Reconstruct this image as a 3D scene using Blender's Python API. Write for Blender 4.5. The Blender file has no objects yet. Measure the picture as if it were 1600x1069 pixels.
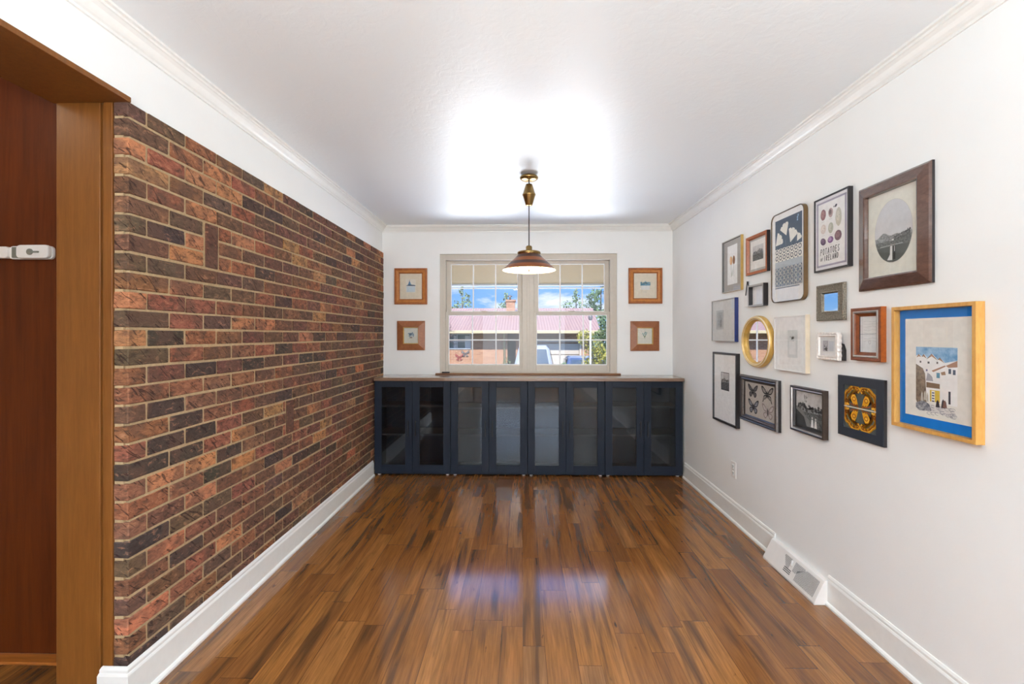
import bpy, math, random
from mathutils import Vector, Matrix, noise as mnoise

RND = random.Random(11)
SC = bpy.context.scene
COL = SC.collection
PI = math.pi

# ---------------------------------------------------------------- dimensions (metres)
XL, XR, D, ZC = -1.412, 1.518, 4.676, 2.44     # brick face, right wall, window wall, ceiling
EYE = 1.333
YB = -3.3                                       # wall behind the camera
YC = 1.622                                      # free end of the brick wall

# ---------------------------------------------------------------- materials
def S(r, g, b):
    f = lambda v: (v / 255 / 12.92) if v / 255 <= 0.04045 else ((v / 255 + 0.055) / 1.055) ** 2.4
    return (f(r), f(g), f(b), 1.0)

class NT:
    """tiny helper around a node tree"""
    def __init__(self, tree):
        self.t = tree
    def n(self, typ, **kw):
        nd = self.t.nodes.new(typ)
        for k, v in kw.items():
            setattr(nd, k, v)
        return nd
    def set(self, sock, v):
        if hasattr(v, 'bl_rna') and 'NodeSocket' in type(v).__name__:
            self.t.links.new(v, sock)
        else:
            sock.default_value = v
    def math(self, op, a, b=0.0, c=None):
        nd = self.n('ShaderNodeMath', operation=op)
        self.set(nd.inputs[0], a); self.set(nd.inputs[1], b)
        if c is not None: self.set(nd.inputs[2], c)
        return nd.outputs[0]
    def comb(self, x, y, z=0.0):
        nd = self.n('ShaderNodeCombineXYZ')
        self.set(nd.inputs[0], x); self.set(nd.inputs[1], y); self.set(nd.inputs[2], z)
        return nd.outputs[0]
    def noise(self, vec, scale=5.0, detail=3.0, rough=0.5, dist=0.0):
        nd = self.n('ShaderNodeTexNoise')
        self.set(nd.inputs['Vector'], vec)
        nd.inputs['Scale'].default_value = scale
        nd.inputs['Detail'].default_value = detail
        nd.inputs['Roughness'].default_value = rough
        nd.inputs['Distortion'].default_value = dist
        return nd.outputs['Fac']
    def ramp(self, fac, stops, interp='LINEAR'):
        nd = self.n('ShaderNodeValToRGB')
        nd.color_ramp.interpolation = interp
        els = nd.color_ramp.elements
        while len(els) < len(stops): els.new(0.5)
        for e, (p, c) in zip(els, stops):
            e.position = p
            e.color = c if not isinstance(c, (int, float)) else (c, c, c, 1)
        self.set(nd.inputs[0], fac)
        return nd.outputs[0]
    def mix(self, fac, a, b, mode='MIX'):
        nd = self.n('ShaderNodeMix', data_type='RGBA', blend_type=mode)
        self.set(nd.inputs['Factor'], fac)
        self.set(nd.inputs[6], a); self.set(nd.inputs[7], b)
        return nd.outputs[2]
    def bump(self, h, strength=0.3, dist=0.01):
        nd = self.n('ShaderNodeBump')
        nd.inputs['Strength'].default_value = strength
        nd.inputs['Distance'].default_value = dist
        self.set(nd.inputs['Height'], h)
        return nd.outputs[0]
    def coords(self, which='Object'):
        return self.n('ShaderNodeTexCoord').outputs[which]
    def sep(self, v):
        nd = self.n('ShaderNodeSeparateXYZ'); self.set(nd.inputs[0], v)
        return nd.outputs
    def mapping(self, v, scale):
        nd = self.n('ShaderNodeMapping'); self.set(nd.inputs['Vector'], v)
        nd.inputs['Scale'].default_value = scale
        return nd.outputs[0]

def new_mat(name):
    m = bpy.data.materials.new(name)
    m.use_nodes = True
    nt = NT(m.node_tree)
    p = m.node_tree.nodes['Principled BSDF']
    return m, nt, p

def paint(name, col, rough=0.5, metal=0.0, spec=0.5, var=0.06, scale=30.0, bump=0.0, bscale=200.0, bdist=0.002, coat=0.0, emit=None, estr=0.0):
    m, nt, p = new_mat(name)
    co = nt.coords()
    nz = nt.noise(co, scale, 3.0)
    dark = tuple(c * (1 - var * 2) for c in col[:3]) + (1,)
    lite = tuple(min(1, c * (1 + var)) for c in col[:3]) + (1,)
    nt.set(p.inputs['Base Color'], nt.ramp(nz, [(0.3, dark), (0.7, lite)]))
    p.inputs['Roughness'].default_value = rough
    p.inputs['Metallic'].default_value = metal
    p.inputs['Specular IOR Level'].default_value = spec
    p.inputs['Coat Weight'].default_value = coat
    p.inputs['Coat Roughness'].default_value = 0.05
    if bump:
        nt.set(p.inputs['Normal'], nt.bump(nt.noise(co, bscale, 4.0, 0.6), bump, bdist))
    if emit:
        p.inputs['Emission Color'].default_value = emit
        p.inputs['Emission Strength'].default_value = estr
    return m

def wood(name, c1, c2, stretch=(60, 60, 4), rough=0.4, spec=0.4, bump=0.08, coat=0.0):
    m, nt, p = new_mat(name)
    v = nt.mapping(nt.coords(), stretch)
    a = nt.noise(v, 1.0, 5.0, 0.6, 0.6)
    b = nt.noise(nt.mapping(nt.coords(), tuple(s * 4 for s in stretch)), 1.0, 3.0, 0.6)
    f = nt.math('ADD', nt.math('MULTIPLY', a, 0.7), nt.math('MULTIPLY', b, 0.3))
    nt.set(p.inputs['Base Color'], nt.ramp(f, [(0.32, c2), (0.68, c1)]))
    p.inputs['Roughness'].default_value = rough
    p.inputs['Specular IOR Level'].default_value = spec
    p.inputs['Coat Weight'].default_value = coat
    nt.set(p.inputs['Normal'], nt.bump(f, bump, 0.002))
    return m

def clear_glass(name, ior=1.5, tint=(1, 1, 1, 1)):
    m = bpy.data.materials.new(name); m.use_nodes = True
    nt = NT(m.node_tree); m.node_tree.nodes.clear()
    out = nt.n('ShaderNodeOutputMaterial')
    ge = nt.n('ShaderNodeNewGeometry')
    dp = nt.n('ShaderNodeVectorMath', operation='DOT_PRODUCT')
    nt.set(dp.inputs[0], ge.outputs['Normal']); nt.set(dp.inputs[1], ge.outputs['Incoming'])
    f0 = ((ior - 1) / (ior + 1)) ** 2            # Schlick, the same from both sides of the sheet
    sch = nt.math('ADD', f0, nt.math('MULTIPLY', 1 - f0, nt.math('POWER', nt.math('SUBTRACT', 1.0, nt.math('ABSOLUTE', dp.outputs['Value'])), 5.0)))
    tr = nt.n('ShaderNodeBsdfTransparent'); tr.inputs[0].default_value = tint
    gl = nt.n('ShaderNodeBsdfGlossy'); gl.inputs['Roughness'].default_value = 0.0
    mx = nt.n('ShaderNodeMixShader')
    L = m.node_tree.links.new
    L(sch, mx.inputs[0]); L(tr.outputs[0], mx.inputs[1]); L(gl.outputs[0], mx.inputs[2])
    L(mx.outputs[0], out.inputs[0])
    return m

M = {}
def wall_paint(name, col, bs=140, strength=0.12, rough=0.55):
    return paint(name, col, rough, var=0.01, scale=3, bump=strength, bscale=bs, bdist=0.002, spec=0.35)
M['wall'] = wall_paint('white_wall_paint', S(240, 241, 240))
M['trimwhite'] = paint('white_trim_paint', S(236, 236, 233), 0.32, var=0.01, spec=0.45)
M['winframe'] = paint('taupe_window_vinyl', S(196, 187, 174), 0.4, var=0.02)
M['muntin'] = paint('white_muntin', S(238, 238, 238), 0.4, var=0.01)
M['glass'] = clear_glass('clear_window_glass', 1.45)
M['pglass'] = clear_glass('picture_glass', 1.6)
M['cabglass'] = clear_glass('cabinet_glass', 1.46, S(225, 230, 232))
M['mirror'] = paint('mirror_silver', S(240, 240, 240), 0.0, metal=1.0, var=0.0)

def ceiling_mat():
    m, nt, p = new_mat('knockdown_ceiling')
    co = nt.coords()
    p.inputs['Base Color'].default_value = S(234, 239, 242)
    p.inputs['Roughness'].default_value = 0.42
    p.inputs['Specular IOR Level'].default_value = 0.5
    a = nt.noise(co, 60.0, 4.0, 0.6)
    b = nt.ramp(nt.noise(co, 22.0, 3.0, 0.55, 0.8), [(0.42, 0.0), (0.6, 1.0)])
    h = nt.math('ADD', nt.math('MULTIPLY', a, 0.5), nt.math('MULTIPLY', b, 0.5))
    nt.set(p.inputs['Normal'], nt.bump(h, 0.16, 0.004))
    return m
M['ceiling'] = ceiling_mat()

def floor_mat():
    m, nt, p = new_mat('laminate_plank_floor')
    x, y, z = nt.sep(nt.coords())[:3]
    P3 = 0.318
    sp = nt.math('DIVIDE', nt.math('ADD', x, 20.03), P3)
    su = nt.math('MULTIPLY', nt.math('FRACT', sp), P3)
    sid = nt.math('ADD', nt.math('MULTIPLY', nt.math('FLOOR', sp), 3.0), nt.math('ADD', nt.math('GREATER_THAN', su, 0.094), nt.math('GREATER_THAN', su, 0.224)))
    w1 = nt.n('ShaderNodeTexWhiteNoise', noise_dimensions='1D'); nt.set(w1.inputs['W'], sid)
    yy = nt.math('ADD', nt.math('DIVIDE', y, 0.78), nt.math('MULTIPLY', w1.outputs['Value'], 17.3))
    pid = nt.math('FLOOR', yy)
    w2 = nt.n('ShaderNodeTexWhiteNoise', noise_dimensions='2D'); nt.set(w2.inputs['Vector'], nt.comb(sid, pid))
    r = w2.outputs['Value']
    base = nt.ramp(r, [(0.0, S(112, 70, 36)), (0.25, S(140, 90, 45)), (0.5, S(124, 77, 37)), (0.75, S(152, 100, 49)), (1.0, S(134, 92, 54))])
    gx = nt.math('ADD', x, nt.math('MULTIPLY', r, 37.0))
    gy = nt.math('ADD', y, nt.math('MULTIPLY', r, 91.0))
    fine = nt.noise(nt.comb(nt.math('MULTIPLY', gx, 130), nt.math('MULTIPLY', gy, 5)), 1.0, 5, 0.65, 0.15)
    wide = nt.noise(nt.comb(nt.math('MULTIPLY', gx, 17), nt.math('MULTIPLY', gy, 1.25)), 1.0, 3, 0.5, 0.35)
    knot = nt.noise(nt.comb(nt.math('MULTIPLY', gx, 30), nt.math('MULTIPLY', gy, 9)), 1.0, 2, 0.5, 0.3)
    c = nt.mix(nt.ramp(fine, [(0.3, 0.7), (0.62, 0.0)]), base, S(92, 56, 28))
    c = nt.mix(nt.ramp(wide, [(0.51, 0.0), (0.68, 0.8)]), c, S(66, 44, 29))
    c = nt.mix(nt.ramp(knot, [(0.70, 0.0), (0.78, 0.8)]), c, S(46, 27, 16))
    c = nt.mix(nt.ramp(wide, [(0.22, 0.5), (0.40, 0.0)]), c, S(186, 126, 66))
    fy = nt.math('FRACT', yy)
    seam = nt.math('LESS_THAN', fy, 0.0035)
    for e_ in (0.0, 0.094, 0.224): seam = nt.math('MAXIMUM', seam, nt.math('LESS_THAN', nt.math('ABSOLUTE', nt.math('SUBTRACT', su, e_)), 0.0011))
    c = nt.mix(nt.math('MULTIPLY', seam, 0.65), c, S(45, 26, 15))
    nt.set(p.inputs['Base Color'], c)
    nt.set(p.inputs['Roughness'], nt.math('ADD', 0.10, nt.math('MULTIPLY', fine, 0.09)))
    p.inputs['Specular IOR Level'].default_value = 0.5
    p.inputs['Coat Weight'].default_value = 0.2; p.inputs['Coat Roughness'].default_value = 0.08
    h = nt.math('SUBTRACT', nt.math('MULTIPLY', fine, 0.25), seam)
    nt.set(p.inputs['Normal'], nt.bump(h, 0.10, 0.002))
    return m
M['floor'] = floor_mat()

def brick_mat():
    m, nt, p = new_mat('rustic_brick')
    at = nt.n('ShaderNodeAttribute'); at.attribute_name = 'brick_colour'
    co = nt.coords()
    yz = nt.mapping(co, (1, 1, 2.2))
    n1 = nt.noise(yz, 26.0, 5.0, 0.65, 0.5)
    n2 = nt.noise(nt.mapping(co, (60, 60, 260)), 1.0, 4.0, 0.6, 0.8)
    big = nt.noise(co, 9.0, 2.0)
    c = nt.mix(nt.ramp(n1, [(0.34, 0.75), (0.52, 0.0)]), at.outputs['Color'], S(60, 43, 35))
    c = nt.mix(nt.ramp(n1, [(0.56, 0.0), (0.72, 0.6)]), c, S(200, 142, 106))
    c = nt.mix(nt.ramp(big, [(0.50, 0.0), (0.60, 0.6)]), c, S(98, 71, 58))
    c = nt.mix(nt.ramp(n2, [(0.30, 0.5), (0.46, 0.0)]), c, S(48, 32, 26))
    # short dark wire-cut gashes that run diagonally down the face
    wy, wx, wz = nt.sep(co)[1], nt.sep(co)[0], nt.sep(co)[2]
    dg = nt.comb(nt.math('MULTIPLY', nt.math('ADD', nt.math('ADD', wy, wx), nt.math('MULTIPLY', wz, 1.15)), 46), nt.math('MULTIPLY', nt.math('SUBTRACT', nt.math('ADD', wy, wx), wz), 9), 0.0)
    gash = nt.noise(dg, 1.0, 1.0, 0.5, 1.3)
    gm = nt.ramp(gash, [(0.63, 0.0), (0.68, 1.0)])
    c = nt.mix(nt.math('MULTIPLY', gm, 0.75), c, S(48, 26, 22))
    nt.set(p.inputs['Base Color'], c)
    p.inputs['Roughness'].default_value = 0.72
    p.inputs['Specular IOR Level'].default_value = 0.3
    h = nt.math('SUBTRACT', nt.math('ADD', n1, nt.math('MULTIPLY', n2, 0.6)), nt.math('MULTIPLY', gm, 0.8))
    nt.set(p.inputs['Normal'], nt.bump(h, 0.9, 0.008))
    return m
M['brick'] = brick_mat()
M['mortar'] = paint('tan_mortar', S(172, 147, 112), 0.9, var=0.1, scale=60, bump=0.5, bscale=160)

M['casing'] = wood('honey_oak_casing', S(122, 75, 31), S(104, 61, 23), (70, 70, 5), 0.38)
M['darkdoor'] = wood('reddish_brown_door', S(98, 44, 10), S(74, 29, 5), (26, 26, 1.6), 0.55, spec=.2)
M['threshold'] = wood('amber_threshold', S(176, 104, 44), S(128, 70, 26), (5, 60, 60), 0.35)
M['plastic'] = paint('white_plastic', S(232, 228, 224), 0.35, var=0.01)
M['greyplastic'] = paint('grey_plastic', S(122, 122, 112), 0.4)
M['greydark'] = paint('dark_slot_grey', S(84, 85, 88), 0.6)
M['navy'] = paint('navy_lacquer', S(15, 24, 38), 0.5, var=0.03, spec=0.28)
M['navyin'] = paint('navy_interior', S(24, 28, 36), 0.6, var=0.03)
M['shelf'] = paint('shelf_edge', S(40, 42, 46), 0.5, var=0.03)
M['black'] = paint('satin_black', S(9, 9, 10), 0.5, var=0.03)
M['worktop'] = wood('brown_worktop', S(136, 106, 82), S(98, 72, 54), (3, 60, 60), 0.3, spec=0.5, coat=0.9)
M['sillwood'] = wood('brown_sill', S(150, 104, 66), S(110, 70, 44), (3, 60, 60), 0.4)
M['brass'] = paint('aged_brass', S(168, 138, 86), 0.26, metal=1.0, var=0.15, scale=20)
M['copper'] = paint('copper_shade', S(150, 88, 52), 0.34, metal=0.55, var=0.12, scale=14)
M['shadeband'] = paint('dark_shade_band', S(82, 58, 52), 0.4, metal=0.4, var=0.1)
M['shadein'] = paint('cream_shade_lining', S(248, 230, 192), 0.6, var=0.01, emit=(1.0, 0.83, 0.52, 1), estr=0.0)
M['bulb'] = paint('lit_bulb', S(255, 240, 200), 0.4, var=0.0, emit=(1.0, 0.80, 0.48, 1), estr=1.0)
M['cord'] = paint('black_cord', S(30, 26, 22), 0.6)

# ---------------------------------------------------------------- mesh builder
class MB:
    def __init__(self):
        self.v, self.f, self.m, self.s, self.c = [], [], [], [], []
    def add(self, verts, faces, mat=0, smooth=False, col=None):
        b = len(self.v)
        self.v += [tuple(p) for p in verts]
        for f in faces:
            self.f.append([i + b for i in f]); self.m.append(mat); self.s.append(smooth); self.c.append(col)
        return self
    def box(self, x0, x1, y0, y1, z0, z1, mat=0, col=None):
        v = [(x0, y0, z0), (x1, y0, z0), (x1, y1, z0), (x0, y1, z0), (x0, y0, z1), (x1, y0, z1), (x1, y1, z1), (x0, y1, z1)]
        f = [(0, 3, 2, 1), (4, 5, 6, 7), (0, 1, 5, 4), (1, 2, 6, 5), (2, 3, 7, 6), (3, 0, 4, 7)]
        return self.add(v, f, mat, False, col)
    def cbox(self, lo, hi, c, mat=0, col=None, jit=0.0):
        """box with chamfered edges"""
        v = []; idx = {}
        for sx in (0, 1):
            for sy in (0, 1):
                for sz in (0, 1):
                    p = [hi[0] if sx else lo[0], hi[1] if sy else lo[1], hi[2] if sz else lo[2]]
                    q = [p[k] + (RND.uniform(-jit, jit) if jit else 0) for k in range(3)]
                    d = [-c if s else c for s in (sx, sy, sz)]
                    for ax in range(3):
                        w = [q[k] + (0 if k == ax else d[k]) for k in range(3)]
                        idx[(sx, sy, sz, ax)] = len(v); v.append(w)
        f = []
        for ax in range(3):
            for s in (0, 1):
                o = [k for k in range(3) if k != ax]
                ring = []
                for (a, b) in ((0, 0), (1, 0), (1, 1), (0, 1)):
                    k = [0, 0, 0]; k[ax] = s; k[o[0]] = a; k[o[1]] = b
                    ring.append(idx[(k[0], k[1], k[2], ax)])
                flip = (s == 0) != (ax == 1)
                f.append(ring[::-1] if flip else ring)
        for ax in range(3):          # edges parallel to ax
            o = [k for k in range(3) if k != ax]
            for a in (0, 1):
                for b in (0, 1):
                    k0 = [0, 0, 0]; k0[o[0]] = a; k0[o[1]] = b
                    k1 = list(k0); k1[ax] = 1
                    f.append([idx[(*k0, o[0])], idx[(*k1, o[0])], idx[(*k1, o[1])], idx[(*k0, o[1])]])
        for sx in (0, 1):
            for sy in (0, 1):
                for sz in (0, 1):
                    f.append([idx[(sx, sy, sz, 0)], idx[(sx, sy, sz, 1)], idx[(sx, sy, sz, 2)]])
        return self.add(v, f, mat, False, col)
    def loops(self, rings, mat=0, smooth=False, closed=True, mats=None, cap0=False, cap1=False):
        n = len(rings[0]); v = [p for r in rings for p in r]
        for k in range(len(rings) - 1):
            f = []
            for i in range(n if closed else n - 1):
                j = (i + 1) % n
                f.append((k * n + i, k * n + j, (k + 1) * n + j, (k + 1) * n + i))
            if k == 0:
                b = len(self.v); self.v += [tuple(p) for p in v]
            for q in f:
                self.f.append([i + b for i in q]); self.m.append(mats[k] if mats else mat); self.s.append(smooth); self.c.append(None)
        if cap0: self.f.append([b + i for i in range(n)][::-1]); self.m.append(mat); self.s.append(False); self.c.append(None)
        if cap1: self.f.append([b + (len(rings) - 1) * n + i for i in range(n)]); self.m.append(mat); self.s.append(False); self.c.append(None)
        return self
    def lathe(self, prof, cx=0, cy=0, n=32, mat=0, smooth=True, mats=None, cap0=False, cap1=False):
        rings = [[(cx + r * math.cos(2 * PI * i / n), cy + r * math.sin(2 * PI * i / n), z) for i in range(n)] for r, z in prof]
        return self.loops(rings, mat, smooth, True, mats, cap0, cap1)
    def tube(self, pts, r, n=10, mat=0, taper=None):
        pts = [Vector(p) for p in pts]; rings = []
        for i, p in enumerate(pts):
            t = (pts[min(i + 1, len(pts) - 1)] - pts[max(i - 1, 0)]).normalized()
            a = t.orthogonal().normalized() if abs(t.z) > 0.9 else t.cross(Vector((0, 0, 1))).normalized()
            b = t.cross(a)
            rr = r if taper is None else r + (taper - r) * i / (len(pts) - 1)
            rings.append([p + a * rr * math.cos(2 * PI * k / n) + b * rr * math.sin(2 * PI * k / n) for k in range(n)])
        return self.loops(rings, mat, True, True, None, True, True)
    def prism(self, poly, axis, a, b, mat=0):
        """poly in the two other axes (cyclic order), extruded a..b along axis"""
        def P(p, t):
            if axis == 0: return (t, p[0], p[1])
            if axis == 1: return (p[0], t, p[1])
            return (p[0], p[1], t)
        n = len(poly)
        v = [P(p, a) for p in poly] + [P(p, b) for p in poly]
        f = [list(range(n))[::-1], list(range(n, 2 * n))] + [(i, (i + 1) % n, n + (i + 1) % n, n + i) for i in range(n)]
        return self.add(v, f, mat)
    def sweep(self, prof, path, side=1, mat=0, caps=True):
        """profile (d, z) swept along a polyline in plan with mitred corners; side=1 puts d to the right of travel"""
        P = [Vector(p) for p in path]; rings = []
        for i, p in enumerate(P):
            ns = []
            if i > 0: e = (P[i] - P[i - 1]).normalized(); ns.append(Vector((e.y, -e.x)) * side)
            if i < len(P) - 1: e = (P[i + 1] - P[i]).normalized(); ns.append(Vector((e.y, -e.x)) * side)
            n = ns[0] if len(ns) == 1 else (ns[0] + ns[1]) / (1 + ns[0].dot(ns[1]))
            rings.append([(p.x + n.x * d, p.y + n.y * d, z) for d, z in prof])
        return self.loops(rings, mat, False, True, None, caps, caps)
    def build(self, name, mats, parent=None, bevel=0.0, loc=None, kind=None, fix=True):
        me = bpy.data.meshes.new(name)
        me.from_pydata(self.v, [], self.f)
        mats = mats if isinstance(mats, (list, tuple)) else [mats]
        for m in mats: me.materials.append(m)
        me.polygons.foreach_set('material_index', self.m)
        me.polygons.foreach_set('use_smooth', self.s)
        if any(c is not None for c in self.c):
            at = me.color_attributes.new('brick_colour', 'FLOAT_COLOR', 'CORNER')
            for p, c in zip(me.polygons, self.c):
                for li in p.loop_indices: at.data[li].color = c or (0.3, 0.2, 0.1, 1)
        if fix:
            import bmesh
            bm = bmesh.new(); bm.from_mesh(me)
            bmesh.ops.recalc_face_normals(bm, faces=bm.faces[:])
            bm.to_mesh(me); bm.free()
        o = bpy.data.objects.new(name, me); COL.objects.link(o)
        if parent is not None: o.parent = parent
        if loc: o.location = loc
        if bevel:
            b = o.modifiers.new('edge', 'BEVEL'); b.width = bevel; b.segments = 2; b.limit_method = 'ANGLE'; b.angle_limit = 0.6
        if kind: o['kind'] = kind
        return o

def tag(o, label, cat, group=None):
    o['label'] = label; o['category'] = cat
    if group: o['group'] = group
    return o

def thing(name, label, cat, loc=(0, 0, 0), rz=0.0, group=None):
    o = bpy.data.objects.new(name, None); COL.objects.link(o)
    o.empty_display_size = 0.05
    o.location = loc; o.rotation_euler = (0, 0, rz)
    return tag(o, label, cat, group)

def struct(mb, name, mats, bevel=0.0, label=None):
    o = mb.build(name, mats, None, bevel, None, 'structure')
    if label: o['label'] = label
    return o

# ================================================================= ROOM SHELL
struct(MB().box(-3.4, XR + 0.12, YB - 0.1, D + 0.12, -0.12, 0.0), 'floor', M['floor'], label='brown wood-look plank floor')
struct(MB().box(-3.4, XR + 0.12, YB - 0.1, D + 0.12, ZC, ZC + 0.12), 'ceiling', M['ceiling'], label='white textured ceiling')
struct(MB().box(XR, XR + 0.12, YB, D, 0, ZC), 'wall_right', M['wall'], label='white wall with the picture gallery')

# window wall with its opening
WX0, WX1, WZ0, WZ1 = -0.837, 0.962, 0.925, 2.158
b = MB()
b.box(-1.70, WX0, D, D + 0.16, 0, ZC); b.box(WX1, XR + 0.12, D, D + 0.16, 0, ZC)
b.box(WX0, WX1, D, D + 0.16, 0, WZ0); b.box(WX0, WX1, D, D + 0.16, WZ1, ZC)
struct(b, 'wall_back', M['wall'], label='white window wall')

# left side: plain upper wall, near part of the wall, wood-lined opening, brick
b = MB()
b.box(-1.675, -1.425, YB, D, 2.187, ZC)
b.box(-1.675, -1.425, YB, 0.2, 0, 2.187)
b.box(-1.675, -1.425, YC + 0.001, D, 2.173, 2.187)
struct(b, 'wall_left', M['wall'], label='white painted wall above the brick')

def course_z(k): return 0.248 + 0.0692 * k
PAL = {'D': S(74, 61, 54), 'M': S(114, 78, 61), 'R': S(142, 92, 67), 'O': S(184, 124, 84), 'B': S(104, 82, 65)}
NEAR = ["BBRRBO", "BRORRM", "OROODD", "ORBRMM", "MROMRM", "RB.ORM", "BDORMM", "MOORDM", "BBMMBR", "RRBMRD", "ORRRMB", "BRBOOM",
        "ODRRMM", "BRMRRD", "RMDMDB", "RRRRMR", "BDRMRR", "RDRRMD", "RDDRMO", "DDROMR", "ROODRM", "RRDORM", "RMOMRD", "DBBRMO",
        "BORMRB", "MDMRMR", "BMROMM", "ORBRMD", "RBRMMR", "DBRMRM", "MRMBMR"]
brk = MB()
MORT = 0.0098
for k in range(-3, 28):
    row = 27 - k
    z0, z1 = course_z(k) + MORT / 2, course_z(k + 1) - MORT / 2
    if k == 27: z1 = 2.172
    typ_a = (k % 2 == 1)
    first = 1.708 if typ_a else 1.819
    ys = [YC]
    y = first
    while y < D: ys.append(y); y += 0.198
    ys.append(D + 0.002)
    for i in range(len(ys) - 1):
        a, e = ys[i], ys[i + 1]
        if e - a < 0.02: continue
        vert = None
        for (v0, v1, c0, c1) in ((2.024, 2.118, 20, 22), (2.732, 2.826, 7, 9)):
            if c0 <= k <= c1:
                if a >= v0 - 0.02 and e <= v1 + 0.02: vert = 'skip'
                elif a < v0 < e and e <= v1 + 0.03: e = v0 - 0.001
                elif a < v1 < e and a >= v0 - 0.03: a = v1 + 0.001
                elif a < v0 and e > v1: vert = (v0, v1)
        if vert == 'skip': continue
        pieces = [(a, e)] if vert is None else [(a, vert[0]), (vert[1], e)]
        for (pa, pe) in pieces:
            if pe - pa < 0.03: continue
            key = NEAR[row][i] if (0 <= row < len(NEAR) and i < len(NEAR[row]) and NEAR[row][i] != '.') else RND.choices('MRBDO', (36, 32, 12, 8, 12))[0]
            c = [v * RND.uniform(0.86, 1.14) for v in PAL[key][:3]] + [1]
            j = RND.uniform(-0.002, 0.002)
            ya = pa + (MORT / 2 if pa > YC + 0.01 else 0.0)
            xb = -1.466 if i == 0 else XL - 0.03
            brk.cbox((xb, ya, z0 + RND.uniform(-.001, .001)), (XL + j, pe - MORT / 2, z1 + (RND.uniform(-.001, .001) if k < 27 else 0)), 0.003, 0, c, 0.0012 if k < 27 else 0)
for (v0, v1, c0, c1) in ((2.024, 2.118, 20, 22), (2.732, 2.826, 7, 9)):
    brk.cbox((XL - 0.03, v0 + .006, course_z(c0) + .005), (XL + .002, v1 - .006, course_z(c1 + 1) - .005), 0.003, 0, list(S(104, 66, 52)), 0.0012)
brk.box(-1.62, XL - 0.0045, YC + 0.012, D, 0.0, 2.172, 1)
brk.box(-1.464, XL - 0.02, YC + 0.0035, YC + 0.02, 0.0, 2.172, 1)
o = struct(brk, 'brick_wall', [M['brick'], M['mortar']], label='red and brown rustic brick wall')

# wood lining of the opening
b = MB()
b.box(-1.675, -1.514, YC, YC + 0.03, 0, 2.168)
b.box(-1.514, -1.500, YC + 0.008, YC + 0.03, 0, 2.168)
b.box(-1.500, -1.467, YC - 0.003, YC + 0.03, 0, 2.168)
b.box(-1.675, -1.510, YC + 0.03, YC + 0.06, 0, 2.168)
struct(b, 'trim_1', M['casing'], 0.002, 'honey wood jamb at the end of the brick')
b = MB()
b.box(-1.69, -1.405, 0.2, YC + 0.006, 2.168, 2.187)
struct(b, 'trim_2', M['casing'], 0.0015, 'honey wood head board over the opening')
b = MB()
b.box(-1.675, -1.425, 0.2, 0.23, 0, 2.168)
struct(b, 'trim_3', M['casing'], 0.002)

# hallway beyond the opening with its reddish door
struct(MB().box(-3.40, -1.685, 1.87, 1.92, 0.012, ZC), 'door_1', M['darkdoor'], label='dark reddish brown wooden door beyond the opening')
struct(MB().box(-3.40, -1.685, 1.815, 1.87, 0.0, 0.012), 'trim_4', M['threshold'], 0.003, 'amber wood threshold under the dark door')
b = MB().box(-3.4, -3.28, 0.0, 1.92, 0, ZC)
struct(b, 'wall_hall', M['wall'])
struct(MB().box(-3.4, -1.675, -0.1, 0.0, 0, ZC), 'wall_hall_end', M['wall'])

# crown moulding round the room
prof = [(0, ZC - .062), (.008, ZC - .062), (.010, ZC - .053), (.017, ZC - .048), (.024, ZC - .040), (.033, ZC - .027), (.044, ZC - .018), (.050, ZC - .017), (.052, ZC - .009), (.064, ZC - .008), (.066, ZC), (0, ZC)]
struct(MB().sweep(prof, [(-1.425, YB), (-1.425, D), (XR, D), (XR, YB)], 1), 'trim_5', M['trimwhite'], label='white crown moulding')

# baseboards
bb = [(0, 0), (.024, 0), (.024, .010), (.019, .017), (.013, .020), (.013, .118), (.010, .126), (.0085, .128), (.0085, .138), (.004, .147), (0, .148)]
struct(MB().sweep(bb, [(-1.497, YC + 0.004), (-1.497, YC - 0.004), (XL + 0.001, YC - 0.004), (XL + 0.001, 4.325)], 1), 'baseboard_left', M['trimwhite'], label='white baseboard along the brick')
b = MB()
b.sweep(bb, [(XR, 4.325), (XR, 2.79)], 1); b.sweep(bb, [(XR, 2.31), (XR, YB)], 1)
struct(b, 'baseboard_right', M['trimwhite'], label='white baseboard along the gallery wall')

# room behind the camera: end wall with a wide daylight opening
b = MB()
RW0, RW1, RZ0, RZ1 = -1.15, 1.25, 0.45, 2.15
b.box(-1.675, RW0, YB - .1, YB, 0, ZC); b.box(RW1, XR, YB - .1, YB, 0, ZC)
b.box(RW0, RW1, YB - .1, YB, 0, RZ0); b.box(RW0, RW1, YB - .1, YB, RZ1, ZC)
struct(b, 'wall_front', M['wall'])
b = MB()
for xx in (RW0, (RW0 + RW1) / 2 - .03, RW1 - .06): b.box(xx, xx + .06, YB - .08, YB - .02, RZ0, RZ1)
for zz in (RZ0, RZ1 - .06): b.box(RW0, RW1, YB - .08, YB - .02, zz, zz + .06)
w3 = struct(b, 'window_3', M['trimwhite'], 0.003)
MB().box(RW0, RW1, YB - .053, YB - .047, RZ0, RZ1).build('glass', M['glass'], w3)

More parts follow.
